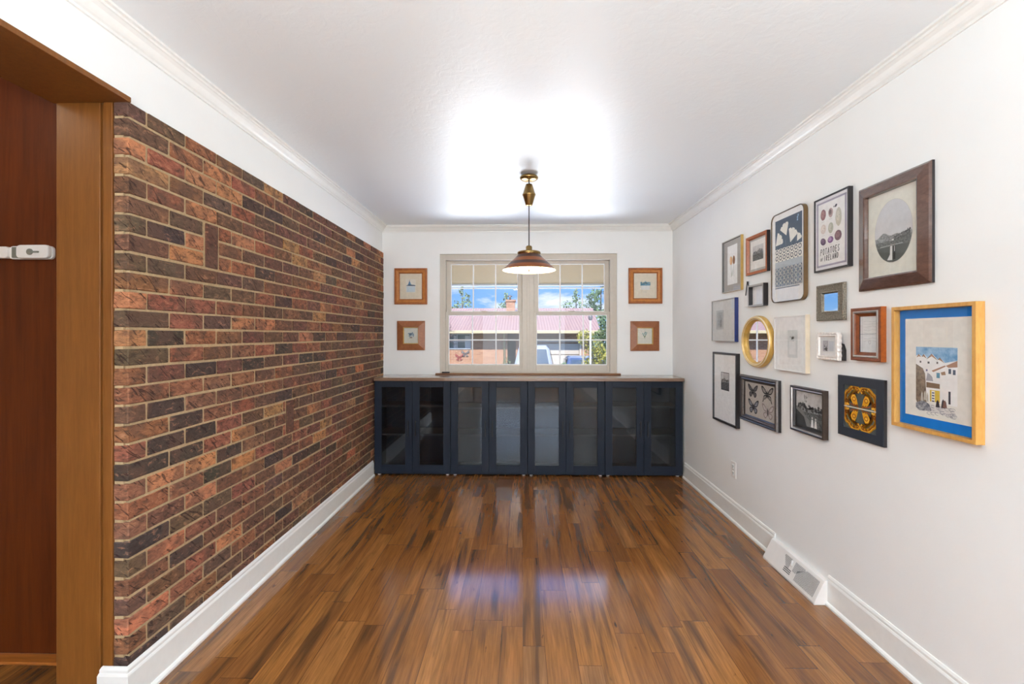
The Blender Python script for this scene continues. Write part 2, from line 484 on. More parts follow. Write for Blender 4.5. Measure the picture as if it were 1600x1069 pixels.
# ================================================================= WINDOW (two double-hung sashes in one frame)
YF = D + 0.02                   # room face of the taupe frame
def trimframe(b, x0, x1, z0, z1, y0, y1, l, r, bt, t, mat=0):
    b.box(x0, x0 + l, y0, y1, z0, z1, mat); b.box(x1 - r, x1, y0, y1, z0, z1, mat)
    b.box(x0 + l, x1 - r, y0, y1, z0, z0 + bt, mat); b.box(x0 + l, x1 - r, y0, y1, z1 - t, z1, mat)
b = MB()
trimframe(b, WX0, WX1, .945, WZ1, YF, YF + .10, .058, .068, .012, .060)
b.box(.004, .121, YF, YF + .10, .957, 2.098)
b.box(.050, .052, YF - .002, YF, .957, 2.098); b.box(.075, .077, YF - .002, YF, .957, 2.098)
struct(b, 'trim_6', M['winframe'], 0.003, 'taupe outer window frame')
def sash_pair(n, x0, x1, lab):
    b = MB()                                   # upper sash, set back; its frame is the root object
    trimframe(b, x0, x1, 1.54, 2.098, YF + .055, YF + .085, .045, .045, .03, .033)
    w = struct(b, 'window_%d' % n, M['winframe'], 0.003, lab)
    lo = MB()
    trimframe(lo, x0 - .001, x1 + .001, .957, 1.571, YF + .018, YF + .048, .028, .028, .068, .033)
    lo.build('lower_sash', M['winframe'], w, 0.003)
    for nm, gx0, gx1, gz0, gz1, yg in (('upper_pane', x0 + .045, x1 - .045, 1.57, 2.065, YF + .070), ('lower_pane', x0 + .027, x1 - .027, 1.025, 1.538, YF + .033)):
        MB().add([(gx0, yg, gz0), (gx1, yg, gz0), (gx1, yg, gz1), (gx0, yg, gz1)], [(0, 1, 2, 3)]).build(nm, M['glass'], w)
        g = MB(); t = .006
        for k in (1, 2):
            xm = gx0 + (gx1 - gx0) * k / 3
            g.box(xm - t, xm + t, yg - .006, yg + .006, gz0, gz1)
        zm = (gz0 + gz1) / 2
        g.box(gx0, gx1, yg - .005, yg + .005, zm - t, zm + t)
        e = .006
        trimframe(g, gx0, gx1, gz0, gz1, yg - .008, yg - .003, e, e, e * 1.6, e)
        g.build('muntin_grid', M['muntin'], w)
    # lock on the meeting rail
    MB().box((x0 + x1) / 2 - .03, (x0 + x1) / 2 + .03, YF + .02, YF + .045, 1.571, 1.580).build('sash_lock', M['winframe'], w, 0.002)
    return w
sash_pair(1, -.779, .004, 'left double-hung window with white grid')
sash_pair(2, .121, .894, 'right double-hung window with white grid')
# wooden stool of the window
b = MB().box(-.877, .994, D - .026, D + .03, .9305, .945)
struct(b, 'trim_7', M['sillwood'], 0.003, 'brown wooden window sill')
b = MB().cbox((-.812, D - .022, .945), (-.734, D - .004, .959), .003)
tag(b.build('window_sensor', M['black']), 'small oblong black gadget lying on the left end of the wooden window sill', 'sensor')

# ================================================================= CABINETS AND WORKTOP
CW = 0.7255; CX0 = -1.398; CF = 4.335
cab_labels = ['navy cabinet with glass doors standing beside the brick wall',
              'second navy glass door cabinet from the brick wall, below the left window sash',
              'navy glass door cabinet below the right window sash, third from the brick wall',
              'navy cabinet with glass doors standing beside the white gallery wall']
shelf_z = [(.655, .384), (.637, .382), (.645, .384), (.652, .386)]
for i in range(4):
    t = thing('display_cabinet', cab_labels[i], 'cabinet', (CX0 + CW * i, CF, 0), 0, 'navy cabinets under the window')
    w = CW - .002
    b = MB(); T = .018
    y0, y1, z0, z1 = .022, .334, .012, .899
    b.box(0.001, T, y0, y1, z0, z1); b.box(w - T, w, y0, y1, z0, z1)
    b.box(T, w - T, y0, y1, z0, z0 + .03); b.box(T, w - T, y0, y1, z1 - T, z1)
    b.box(T, w - T, y1 - .008, y1, z0 + .03, z1 - T)
    b.build('carcass', M['navy'], t, 0.001)
    for sz in shelf_z[i]:
        MB().box(T + .001, w - T - .001, y0 + .012, y1 - .010, sz - .009, sz + .009).build('shelf', M['shelf'], t, 0.001)
    mid = w / 2
    for s, (dx0, dx1) in enumerate(((.002, mid - .0015), (mid + .0015, w - .001))):
        b = MB(); dz0, dz1 = .026, .897; st = .067
        trimframe(b, dx0, dx1, dz0, dz1, 0, .020, st, st, .078, .058)
        d = b.build('door', M['navy'], t, 0.0015)
        MB().box(dx0 + st - .004, dx1 - st + .004, .011, .014, dz0 + .074, dz1 - .054).build('glass_pane', M['cabglass'], d)
        hx = (mid - .034) if s == 0 else (mid + .034)
        h = MB()
        h.cbox((hx - .005, -.030, .380), (hx + .005, -.020, .528), .002)
        h.cbox((hx - .004, -.021, .392), (hx + .004, .001, .402), .001)
        h.cbox((hx - .004, -.021, .506), (hx + .004, .001, .516), .001)
        h.build('handle', M['black'], d)
    for fx in (.035, w - .035):
        for fy in (.05, .29):
            MB().lathe([(.014, 0), (.016, .004), (.016, .012)], fx, fy, 16, cap0=True, cap1=True).build('foot', M['plastic'], t)
b = MB().box(-1.398, 1.512, 4.316, D - .001, .8995, .930)
tag(b.build('worktop', M['worktop'], None, 0.002), 'long brown wooden worktop lying across the four navy cabinets', 'worktop')

# ================================================================= PENDANT LAMP
LX, LY = .049, 3.184
t = thing('pendant_lamp', 'brass and copper pull-down pendant lamp hanging in front of the window', 'lamp', (LX, LY, ZC))
z = lambda v: v - ZC
MB().lathe([(.006, -.040), (.03, -.040), (.052, -.036), (.062, -.029), (.064, -.020), (.055, -.010), (.030, -.002), (.02, 0)], n=40, cap0=True, cap1=True).build('canopy', M['brass'], t)
MB().tube([(0, 0, -.04), (0, 0, -.058), (.006, 0, -.066), (.006, 0, -.074), (0, 0, -.082)], .004, 8).build('hook', M['black'], t)
MB().lathe([(.004, z(2.372)), (.022, z(2.372)), (.025, z(2.366)), (.043, z(2.308)), (.046, z(2.304)), (.046, z(2.298)), (.042, z(2.293)), (.024, z(2.232)), (.020, z(2.227)), (.004, z(2.227))], n=36).build('pulley_housing', M['brass'], t)
MB().tube([(0, 0, z(2.228)), (0, 0, z(1.948))], .0036, 8).build('cord', M['cord'], t)
MB().lathe([(.004, z(1.95)), (.017, z(1.948)), (.022, z(1.94)), (.022, z(1.918)), (.03, z(1.912)), (.05, z(1.908)), (.05, z(1.90))], n=36).build('socket_cap', M['brass'], t)
sh = MB().lathe([(.052, z(1.905)), (.076, z(1.907)), (.080, z(1.903)), (.080, z(1.893)), (.074, z(1.889)), (.076, z(1.886)), (.099, z(1.862)), (.128, z(1.835)), (.150, z(1.812)), (.182, z(1.783)), (.1835, z(1.779))],
                n=64, mats=[0, 0, 0, 0, 2, 1, 2, 1, 2, 0]).build('lamp_shade', [M['brass'], M['shadeband'], M['copper']], t)
MB().lathe([(.05, z(1.899)), (.072, z(1.884)), (.0965, z(1.860)), (.148, z(1.809)), (.180, z(1.781)), (.1835, z(1.779))], n=64).build('lining', M['shadein'], sh)
MB().lathe([(.052, z(1.862)), (.078, z(1.815)), (.085, z(1.801)), (.075, z(1.795)), (.035, z(1.790)), (.004, z(1.788))], n=40, cap0=True).build('diffuser', M['bulb'], t)
MB().lathe([(.004, z(1.789)), (.006, z(1.783)), (.005, z(1.776)), (.002, z(1.770))], n=12).build('finial', M['brass'], t)

# ================================================================= OUTLET, FLOOR REGISTER, SAFETY LATCH
t = thing('wall_outlet', 'white double electrical outlet low on the gallery wall', 'outlet', (XR, 3.332, .369), -PI / 2)
MB().cbox((-.036, -.006, -.058), (.036, 0, .058), .002).build('cover_plate', M['plastic'], t)
for s in (-1, 1):
    r = MB().cbox((-.017, -.0085, s * .024 - .015), (.017, -.004, s * .024 + .015), .003).build('receptacle', M['trimwhite'], t)
    q = MB()
    q.box(-.008, -.006, -.0095, -.008, s * .024 - .002, s * .024 + .007); q.box(.006, .008, -.0095, -.008, s * .024 - .002, s * .024 + .007)
    q.box(-.002, .002, -.0095, -.008, s * .024 - .010, s * .024 - .005)
    q.build('slot', M['black'], r)
MB().lathe([(.003, 0), (.003, .0015)], n=10, cap0=True, cap1=True).build('screw', M['greyplastic'], t).matrix_basis = Matrix.Translation((0, -.006, 0)) @ Matrix.Rotation(PI / 2, 4, 'X')

RY0, RY1 = 2.304, 2.785
t = thing('floor_register', 'white metal floor register vent against the gallery wall baseboard', 'vent', (XR, (RY0 + RY1) / 2, 0), -PI / 2)
hw = (RY1 - RY0) / 2
# section in (y, z): sloping face from the floor up to a thin top edge
sec = [(0, 0), (-.078, 0), (-.078, .012), (-.026, .118), (-.010, .120), (0, .120)]
MB().prism(sec, 0, -hw, hw).build('housing', M['plastic'], t, 0.0015)
def face_pt(s, q, off=0.0):            # s along the length 0..1 (window end first), q up the slope 0..1
    a, e = Vector((0, -.078, .012)), Vector((0, -.026, .118))
    n = Vector((0, -.118 + .012, -.026 + .078)).normalized(); n = Vector((0, -abs(n.y), abs(n.z)))
    p = a + (e - a) * q + n * off
    return (-hw + 2 * hw * s, p.y, p.z)
def slat(mb, s, q0, q1, ws=.006, o=.0008):
    mb.add([face_pt(s - ws, q0, o), face_pt(s + ws, q0, o), face_pt(s + ws, q1, o), face_pt(s - ws, q1, o)], [(0, 1, 2, 3)])
g = MB(); s = .62
while s < .955:
    slat(g, s, .12, min(.86, .36 + (s - .52) * 2.2), .0030); s += .0142
s = .545
while s < .72:
    slat(g, s, .40 + max(0, (s - .60)) * 3.4, .86, .0027); s += .0135
s = .345
while s < .47:
    slat(g, s, max(.36, .84 - (s - .33) * 5.2), .86, .0027); s += .0135
for q in (.17, .25, .33):
    g.add([face_pt(.40, q, .0008), face_pt(.53, q, .0008), face_pt(.53, q + .045, .0008), face_pt(.40, q + .045, .0008)], [(0, 1, 2, 3)])
g.build('grille', M['greydark'], t)
b = MB(); p0, p1 = Vector(face_pt(.505, .55, .004)), Vector(face_pt(.505, .82, .009))
b.tube([p0, p1], .005, 8).build('damper_lever', M['plastic'], t)

t = thing('safety_latch', 'white plastic child safety latch with grey hinge on the dark reddish door', 'latch', (-2.05, 1.87, 1.673))
def rounded(mb, x0, x1, z0, z1, y0, y1, r, mat=0, n=6):
    pts = []
    for (cx, cz, a0) in ((x1 - r, z1 - r, 0), (x0 + r, z1 - r, PI / 2), (x0 + r, z0 + r, PI), (x1 - r, z0 + r, 1.5 * PI)):
        for k in range(n + 1):
            a = a0 + PI / 2 * k / n
            pts.append((cx + r * math.cos(a), cz + r * math.sin(a)))
    mb.prism(pts, 1, y0, y1, mat); return mb
rounded(MB(), -.34, -.064, -.024, .024, -.022, 0, .012).build('strap', M['plastic'], t, .003)
rounded(MB(), -.066, .118, -.028, .027, -.014, 0, .016).build('base', M['plastic'], t, .003)
rounded(MB(), -.020, .116, -.026, .029, -.030, -.013, .016).build('cover', M['plastic'], t, .004)
rounded(MB(), -.050, -.024, -.022, .022, -.018, -.013, .003).build('hinge_plate', M['greyplastic'], t)
b = MB().lathe([(.013, 0), (.013, .003), (.010, .005)], n=20, cap0=True, cap1=True)
k = b.build('button', M['greyplastic'], t); k.matrix_basis = Matrix.Translation((.040, -.030, 0)) @ Matrix.Rotation(PI / 2, 4, 'X')
rounded(MB(), .050, .078, -.004, .003, -.034, -.030, .003).build('key_tab', M['greyplastic'], t)

# ================================================================= PICTURES
_ink = {}
def ink(r, g, b, rough=0.8):
    k = (r, g, b, rough)
    if k not in _ink:
        _ink[k] = paint('ink_%d_%d_%d' % (r, g, b), S(r, g, b), rough, var=0.03, scale=40, spec=0.2)
    return _ink[k]
def grey(v): return ink(v, v, v)
def blotch(name, c1, c2, scale=60, rough=.8):
    m, nt, p = new_mat(name)
    nt.set(p.inputs['Base Color'], nt.ramp(nt.noise(nt.coords(), scale, 5.0, 0.65), [(0.35, c1), (0.65, c2)]))
    p.inputs['Roughness'].default_value = rough
    return m
B_foliage = blotch('photo_foliage', S(38, 38, 38), S(112, 112, 112), 130)
B_grass = blotch('photo_grass', S(58, 60, 58), S(120, 122, 120), 120)
B_sky = blotch('photo_sky', S(176, 174, 172), S(212, 210, 208), 18)
B_hill = blotch('photo_hill', S(96, 98, 98), S(168, 170, 170), 150)
B_water = blotch('watercolour_sky', S(86, 140, 186), S(170, 200, 222), 30)
B_wallbrown = blotch('watercolour_brown', S(98, 82, 70), S(150, 132, 112), 60)
B_cobble = blotch('watercolour_cobble', S(70, 74, 88), S(186, 184, 186), 70)

class Cv:
    """flat picture drawn on a w x h sheet; coordinates run 0..1 from the lower left"""
    STEP = 0.00002
    def __init__(s, w, h, y, cx=0.0, cz=0.0):
        s.w, s.h, s.y, s.cx, s.cz = w, h, y, cx, cz
        s.mb = MB(); s.mats = []; s.layer = 0
    def mi(s, m):
        if m not in s.mats: s.mats.append(m)
        return s.mats.index(m)
    def P(s, p):
        return (s.cx + (p[0] - .5) * s.w, s.y - s.layer * s.STEP, s.cz + (p[1] - .5) * s.h)
    def poly(s, pts, m, up=True):
        if up: s.layer += 1
        s.mb.add([s.P(p) for p in pts], [list(range(len(pts)))], s.mi(m)); return s
    def rect(s, x0, y0, x1, y1, m, up=True): return s.poly([(x0, y0), (x1, y0), (x1, y1), (x0, y1)], m, up)
    def ell(s, cx, cy, rx, ry, m, n=28, up=True, rot=0.0, wob=0.0):
        a = s.w / s.h; pts = []
        for k in range(n):
            t = 2 * PI * k / n; q = 1 + (RND.uniform(-wob, wob) if wob else 0)
            x, y = rx * math.cos(t) * q, ry * math.sin(t) * q
            if rot:
                xm, ym = x * s.w, y * s.h
                x, y = (xm * math.cos(rot) - ym * math.sin(rot)) / s.w, (xm * math.sin(rot) + ym * math.cos(rot)) / s.h
            pts.append((cx + x, cy + y))
        return s.poly(pts, m, up)
    def stroke(s, pts, wd, m, up=True, taper=None):
        """wd in metres"""
        if up: s.layer += 1
        n = len(pts)
        for i in range(n - 1):
            (x0, y0), (x1, y1) = pts[i], pts[i + 1]
            dx, dy = (x1 - x0) * s.w, (y1 - y0) * s.h
            L = math.hypot(dx, dy) or 1e-6
            w0 = wd if taper is None else wd + (taper - wd) * i / (n - 1)
            w1 = wd if taper is None else wd + (taper - wd) * (i + 1) / (n - 1)
            nx, ny = -dy / L, dx / L
            e = wd * .2
            ax, ay = dx / L * e / s.w, dy / L * e / s.h
            s.poly([(x0 - ax + nx * w0 / 2 / s.w, y0 - ay + ny * w0 / 2 / s.h), (x0 - ax - nx * w0 / 2 / s.w, y0 - ay - ny * w0 / 2 / s.h),
                    (x1 + ax - nx * w1 / 2 / s.w, y1 + ay - ny * w1 / 2 / s.h), (x1 + ax + nx * w1 / 2 / s.w, y1 + ay + ny * w1 / 2 / s.h)], m, False)
        return s
    def ring(s, cx, cy, rx, ry, wd, m, n=20, a0=0.0, a1=2 * PI):
        return s.stroke([(cx + rx * math.cos(a0 + (a1 - a0) * k / n), cy + ry * math.sin(a0 + (a1 - a0) * k / n)) for k in range(n + 1)], wd, m)
    def clump(s, cx, cy, rx, ry, m, n=12, r=.3):
        s.layer += 1
        for _ in range(n):
            t, q = RND.uniform(0, 2 * PI), math.sqrt(RND.random())
            s.ell(cx + rx * q * math.cos(t), cy + ry * q * math.sin(t), rx * r * RND.uniform(.6, 1.2), ry * r * RND.uniform(.6, 1.2), m, 9, False, 0, .25)
        return s
    def build(s, name, parent): return s.mb.build(name, s.mats, parent, fix=False)

def loop(w, h, inset, out, rad=0.0, shape='rect', n=8):
    hw, hh = w / 2 - inset, h / 2 - inset
    if shape == 'ell':
        return [(hw * math.cos(2 * PI * k / 64), -out, hh * math.sin(2 * PI * k / 64)) for k in range(64)]
    if rad:
        r = max(rad - inset, .002); pts = []
        for (cx, cz, a0) in ((hw - r, hh - r, 0), (-hw + r, hh - r, PI / 2), (-hw + r, -hh + r, PI), (hw - r, -hh + r, 1.5 * PI)):
            for k in range(n + 1):
                a = a0 + PI / 2 * k / n
                pts.append((cx + r * math.cos(a), -out, cz + r * math.sin(a)))
        return pts
    return [(hw, -out, hh), (-hw, -out, hh), (-hw, -out, -hh), (hw, -out, -hh)]
def moulding(w, h, prof, mats, mi=None, rad=0.0, shape='rect', smooth=False):
    return MB().loops([loop(w, h, i, o, rad, shape) for i, o in prof], 0, smooth, True, mi or [0] * (len(prof) - 1))
def pane(w, h, out, rad=0.0, shape='rect'):
    p = loop(w, h, 0, out, rad, shape)
    return MB().add(p, [list(range(len(p)))])

GAL = 'framed pictures on the gallery wall'
def picture(label, a, zc, w, h, prof, mats, mi=None, wall='R', name='picture_frame', cat='picture frame', group=GAL, rad=0.0, shape='rect', smooth=False, glass=None, gin=None):
    if wall == 'R': t = thing(name, label, cat, (XR - .001, a, zc), -PI / 2, group)
    else: t = thing(name, label, cat, (a, D - .001, zc), 0, group)
    moulding(w, h, prof, mats, mi, rad, shape, smooth).build('moulding', mats, t)
    gi = prof[-1][0] if gin is None else gin
    if glass is not None:
        pane(w - 2 * gi, h - 2 * gi, glass, max(0, rad - gi) if rad else 0, shape).build('glass', M['pglass'], t)
    pane(w - .004, h - .004, .001, rad, shape).build('backing', M['black'], t)
    return t

M['silverrim'] = paint('silver_rim', S(186, 182, 174), 0.3, metal=.7, var=.03)
M['goldside'] = paint('pale_gold_side', S(196, 160, 88), 0.4, metal=.2, var=.06)
M['orangewood'] = wood('orange_wood', S(176, 98, 50), S(136, 68, 30), (50, 50, 50), .35)
M['bronze'] = paint('bronze_edge', S(122, 96, 64), 0.38, metal=.5, var=.06)
M['ebony'] = paint('ebony_frame', S(38, 34, 36), .35, var=.05)
M['navyside'] = paint('navy_frame_side', S(28, 44, 104), .35, var=.03)
M['gold'] = paint('gilt_frame', S(214, 172, 92), .38, metal=.35, var=.08)
M['giltline'] = paint('pale_gilt_line', S(232, 218, 186), .35, metal=.2, var=.03)
M['creamwood'] = paint('cream_wood_side', S(222, 208, 184), .5, var=.03)
M['whiteframe'] = paint('white_frame', S(236, 235, 232), .35, var=.01)
M['darksilver'] = paint('dark_silver_ribbed', S(92, 84, 80), .32, metal=.6, var=.12, scale=90)
M['darkbronze'] = paint('dark_bronze', S(70, 58, 50), .35, metal=.4, var=.1)
M['pewter'] = paint('pewter_texture', S(146, 138, 124), .4, metal=.55, var=.28, scale=160, bump=.9, bscale=210, bdist=.006)
M['pearl'] = paint('pearl_frame', S(236, 230, 224), .25, metal=.1, var=.06, scale=80)
M['walnut'] = wood('walnut_frame', S(134, 74, 40), S(96, 48, 26), (40, 40, 40), .32)
M['brightwood'] = wood('bright_orange_wood', S(180, 96, 34), S(146, 70, 20), (40, 40, 40), .35)
M['silverpaint'] = paint('silver_band', S(176, 170, 166), .3, metal=.5, var=.05)
M['blackmatte'] = paint('matte_slate_black', S(40, 45, 54), .5, var=.05)
M['oak'] = wood('oak_frame', S(206, 156, 84), S(176, 124, 58), (60, 60, 12), .45)
M['mahogany'] = wood('mahogany_frame', S(100, 74, 64), S(76, 54, 46), (30, 30, 60), .16, spec=.6, coat=.5)
M['pine'] = wood('amber_pine', S(172, 100, 44), S(132, 70, 26), (30, 30, 30), .35)
M['pinelip'] = wood('pale_pine', S(196, 128, 62), S(164, 98, 42), (30, 30, 30), .35)
M['teak'] = wood('teak_brown', S(158, 98, 60), S(128, 74, 42), (30, 30, 30), .4)
M['paper'] = ink(236, 234, 228)
M['paperwhite'] = ink(244, 243, 242)

# -- tulip print
w, h = .297, .379
t = picture('pale gold frame holding an orange tulip print, upper left of the gallery', 3.338, 1.833, w, h, [(0, 0), (0, .019), (.007, .019), (.007, .004)], [M['goldside'], M['silverrim'], grey(120)], [0, 1, 2], glass=.014)  # grey inner edge paints in the shade of the deep recess
Cv(w - .014, h - .014, -.004).rect(0, 0, 1, 1, ink(172, 168, 164)).build('mat_board', t)
c = Cv(w - .014, h - .014, -.0045)
c.rect(.20, .13, .74, .90, M['paperwhite'])
c.ell(.40, .60, .075, .085, ink(222, 172, 124)); c.ell(.36, .62, .03, .07, ink(238, 198, 150)); c.ell(.55, .60, .065, .085, ink(156, 112, 78)); c.ell(.58, .59, .03, .07, ink(122, 84, 60))
c.stroke([(.40, .52), (.41, .40), (.40, .27)], .004, ink(176, 182, 168)); c.stroke([(.55, .52), (.54, .42), (.56, .28)], .004, ink(170, 174, 162))
c.poly([(.42, .28), (.48, .30), (.50, .45), (.44, .36)], ink(196, 200, 190))
c.build('print', t)

# -- orange wood frame, small landscape photograph
def landscape(c, x0, y0, x1, y1, people=False, seed=1):
    r = random.Random(seed)
    X = lambda f: x0 + (x1 - x0) * f
    Y = lambda f: y0 + (y1 - y0) * f
    c.rect(x0, y0, x1, y1, B_sky)
    c.rect(x0, y0, x1, Y(.52), B_grass)
    c.poly([(x0, Y(.50)), (X(.2), Y(.60)), (X(.45), Y(.54)), (X(.7), Y(.62)), (x1, Y(.56)), (x1, Y(.46)), (x0, Y(.44))], B_hill)
    for k in range(7):
        f = (k + .5) / 7
        c.clump(X(.08 + f * .84), Y(.55 + r.uniform(-.02, .06)), (x1 - x0) * r.uniform(.05, .08), (y1 - y0) * r.uniform(.06, .11), B_foliage, 9, .45)
    return X, Y
w, h = .265, .252
t = picture('orange wood frame with a small grey landscape photograph, beside the tulip print', 2.981, 1.851, w, h, [(0, 0), (0, .021), (.016, .021), (.022, .006)], [M['ebony'], M['orangewood'], M['orangewood']], [0, 1, 2], glass=.010)
Cv(w - .044, h - .044, -.005).rect(0, 0, 1, 1, ink(186, 184, 178)).rect(.06, .07, .96, .95, M['paper']).build('mat_board', t)  # grey margin paints in the shade inside the frame
c = Cv(w - .044, h - .044, -.0056); landscape(c, .18, .32, .78, .78, seed=3); c.clump(.42, .45, .2, .06, B_foliage, 10, .3); c.clump(.55, .62, .12, .05, B_hill, 8, .3); c.build('print', t)

# -- round-cornered print with white flowers
w, h = .323, .518
t = picture('tall round-cornered bronze frame with white flowers and rows of rings on slate blue', 2.638, 1.781, w, h, [(0, 0), (0, .022), (.005, .022), (.005, .017)], [M['bronze'], M['darkbronze'], M['bronze']], [0, 1, 2], rad=.04, glass=.0205)
pane(w - .010, h - .010, .017, .036).build('mat_board', M['paperwhite'], t)
c = Cv(w, h, -.0172)
slate = ink(76, 92, 112); ivory = ink(238, 236, 228)
c.rect(.12, .60, .93, .925, slate)
for (fx, fy, sc, rt) in ((.42, .80, 1, 2.0), (.23, .70, 1, .75), (.64, .715, 1.05, 1.2), (.83, .665, .6, 1.0)):
    pts = []
    for k in range(15):
        a = -.75 + 1.5 * k / 14
        rr = (.066 if k % 5 else .058) * sc
        pts.append((fx + rr * math.cos(rt + a - .1) / w - .03 * math.cos(rt) * sc / w, fy + rr * math.sin(rt + a - .1) / h - .03 * math.sin(rt) * sc / h))
    pts.append((fx - .042 * sc * math.cos(rt) / w, fy - .042 * sc * math.sin(rt) / h))
    c.poly(pts, ivory)
for k, fx in enumerate((.30, .46, .62, .76)): c.stroke([(fx, .61), (fx - .01, .68)], .0015, ink(150, 160, 172), k == 0)
for (fx, fy) in ((.80, .875), (.82, .895), (.80, .85)): c.ell(fx, fy, .018, .012, ink(150, 184, 214))
navy2 = ink(58, 72, 98)
c.rect(.12, .455, .93, .60, ivory)
c.rect(.12, .385, .93, .455, ink(196, 204, 210))
for q in range(5): c.stroke([(.12, .392 + q * .013), (.93, .394 + q * .013)], .0014, ink(140, 152, 166), q == 0)
c.rect(.12, .175, .90, .385, ink(120, 134, 152))
c.rect(.90, .175, .93, .385, navy2)
for r_, (fy, n_, col) in enumerate(((.567, 7, navy2), (.497, 7, navy2), (.355, 7, ivory), (.298, 7, ivory), (.241, 7, ivory), (.192, 7, ivory))):
    for k in range(n_):
        fx = .175 + k * .116
        if fx > .90: continue
        c.ring(fx, fy, .036, .022, .0055, col, 14)
        c.layer -= 1
    c.layer += 1
for k in range(6):
    for fy in (.53, .60, .462): c.ell(.233 + k * .116, fy, .014, .010, navy2, 8, False)
c.rect(.12, .155, .86, .165, ink(90, 100, 116))
c.build('print', t)

# -- small deep black frame
w, h = .193, .140
t = picture('small deep black frame with the white reflection painted in, above the round gilt mirror', 2.970, 1.586, w, h, [(0, 0), (0, .030), (.011, .030), (.011, .004)], [M['ebony'], M['silverrim'], M['ebony']], [0, 1, 2], glass=.012)  # silver front paints the white light along the black rim
Cv(w - .022, h - .022, -.004).rect(0, 0, 1, 1, M['paperwhite']).build('print', t)  # white sheet stands in for the reflection on the glass

# -- little hanging plaque on a ribbon
t = thing('hanging_plaque', 'tiny white plaque hanging from a dark ribbon beside the small deep black frame', 'ornament', (XR - .001, 3.120, 1.560), -PI / 2)
rounded(MB(), -.042, .042, -.036, .038, -.010, -.002, .006).build('plaque', M['whiteframe'], t, .0015)
MB().tube([(-.026, -.006, .036), (-.004, -.006, .130), (.004, -.006, .130), (.026, -.006, .036)], .0035, 6).build('ribbon', M['ebony'], t)
MB().tube([(0, 0, .128), (0, -.012, .130)], .003, 8).build('nail', M['greyplastic'], t)

# -- navy-sided frame with a pale grey picture
w, h = .392, .312
t = picture('navy blue sided frame with pale grey picture, nearest the window wall', 3.459, 1.441, w, h, [(0, 0), (0, .027), (.006, .027), (.006, .020)], [M['navyside'], M['silverrim'], grey(150)], [0, 1, 2], glass=.025)
Cv(w - .012, h - .012, -.020).rect(0, 0, 1, 1, ink(212, 212, 210)).build('mat_board', t)
c = Cv(w - .012, h - .012, -.0204); c.rect(.17, .28, .52, .76, ink(178, 180, 180)); c.rect(.21, .33, .48, .71, ink(160, 163, 165)); c.clump(.34, .45, .1, .08, ink(142, 146, 148), 8, .4); c.clump(.36, .60, .08, .06, ink(176, 178, 180), 6, .4); c.build('print', t)

# -- gilt mirror
w, h = .366, .332
t = picture('round gilt wall mirror between the pictures', 2.978, 1.290, w, h, [(0, 0), (0, .018), (.003, .028), (.008, .034), (.013, .036), (.018, .034), (.021, .030), (.025, .029), (.036, .010)],
            [M['gold'], M['giltline']], [0, 0, 1, 0, 1, 0, 1, 0], name='wall_mirror', cat='mirror', group=None, shape='ell', smooth=True)
pane(w - .072, h - .072, .010, 0, 'ell').build('mirror_glass', M['mirror'], t)

# -- white frame, faint picture
w, h = .304, .312
t = picture('white frame with a faint pale grey picture, right of the round gilt mirror', 2.612, 1.285, w, h, [(0, 0), (0, .024), (.006, .024), (.006, .020)], [M['creamwood'], M['whiteframe'], M['whiteframe']], [0, 1, 2], glass=.0225)
Cv(w - .012, h - .012, -.020).rect(0, 0, 1, 1, ink(243, 244, 243)).build('mat_board', t)
c = Cv(w - .012, h - .012, -.0204); c.rect(.44, .24, .76, .75, ink(220, 224, 224)); c.rect(.50, .30, .70, .55, ink(234, 236, 236)); c.clump(.6, .6, .08, .06, ink(192, 198, 198), 7, .4); c.build('print', t)

# -- tall black frame, tiny photograph
w, h = .398, .522
t = picture('tall thin black frame with a tiny dark photograph in a wide white mat', 3.439, .941, w, h, [(0, 0), (0, .026), (.014, .026), (.016, .018)], [M['ebony']], None, glass=.022)
Cv(w - .032, h - .032, -.018).rect(0, 0, 1, 1, ink(242, 242, 240)).build('mat_board', t)
c = Cv(w - .032, h - .032, -.0184); c.rect(.33, .465, .70, .735, grey(52)); X, Y = landscape(c, .345, .475, .685, .725, seed=8); c.rect(.345, .475, .685, .58, B_foliage); c.build('print', t)

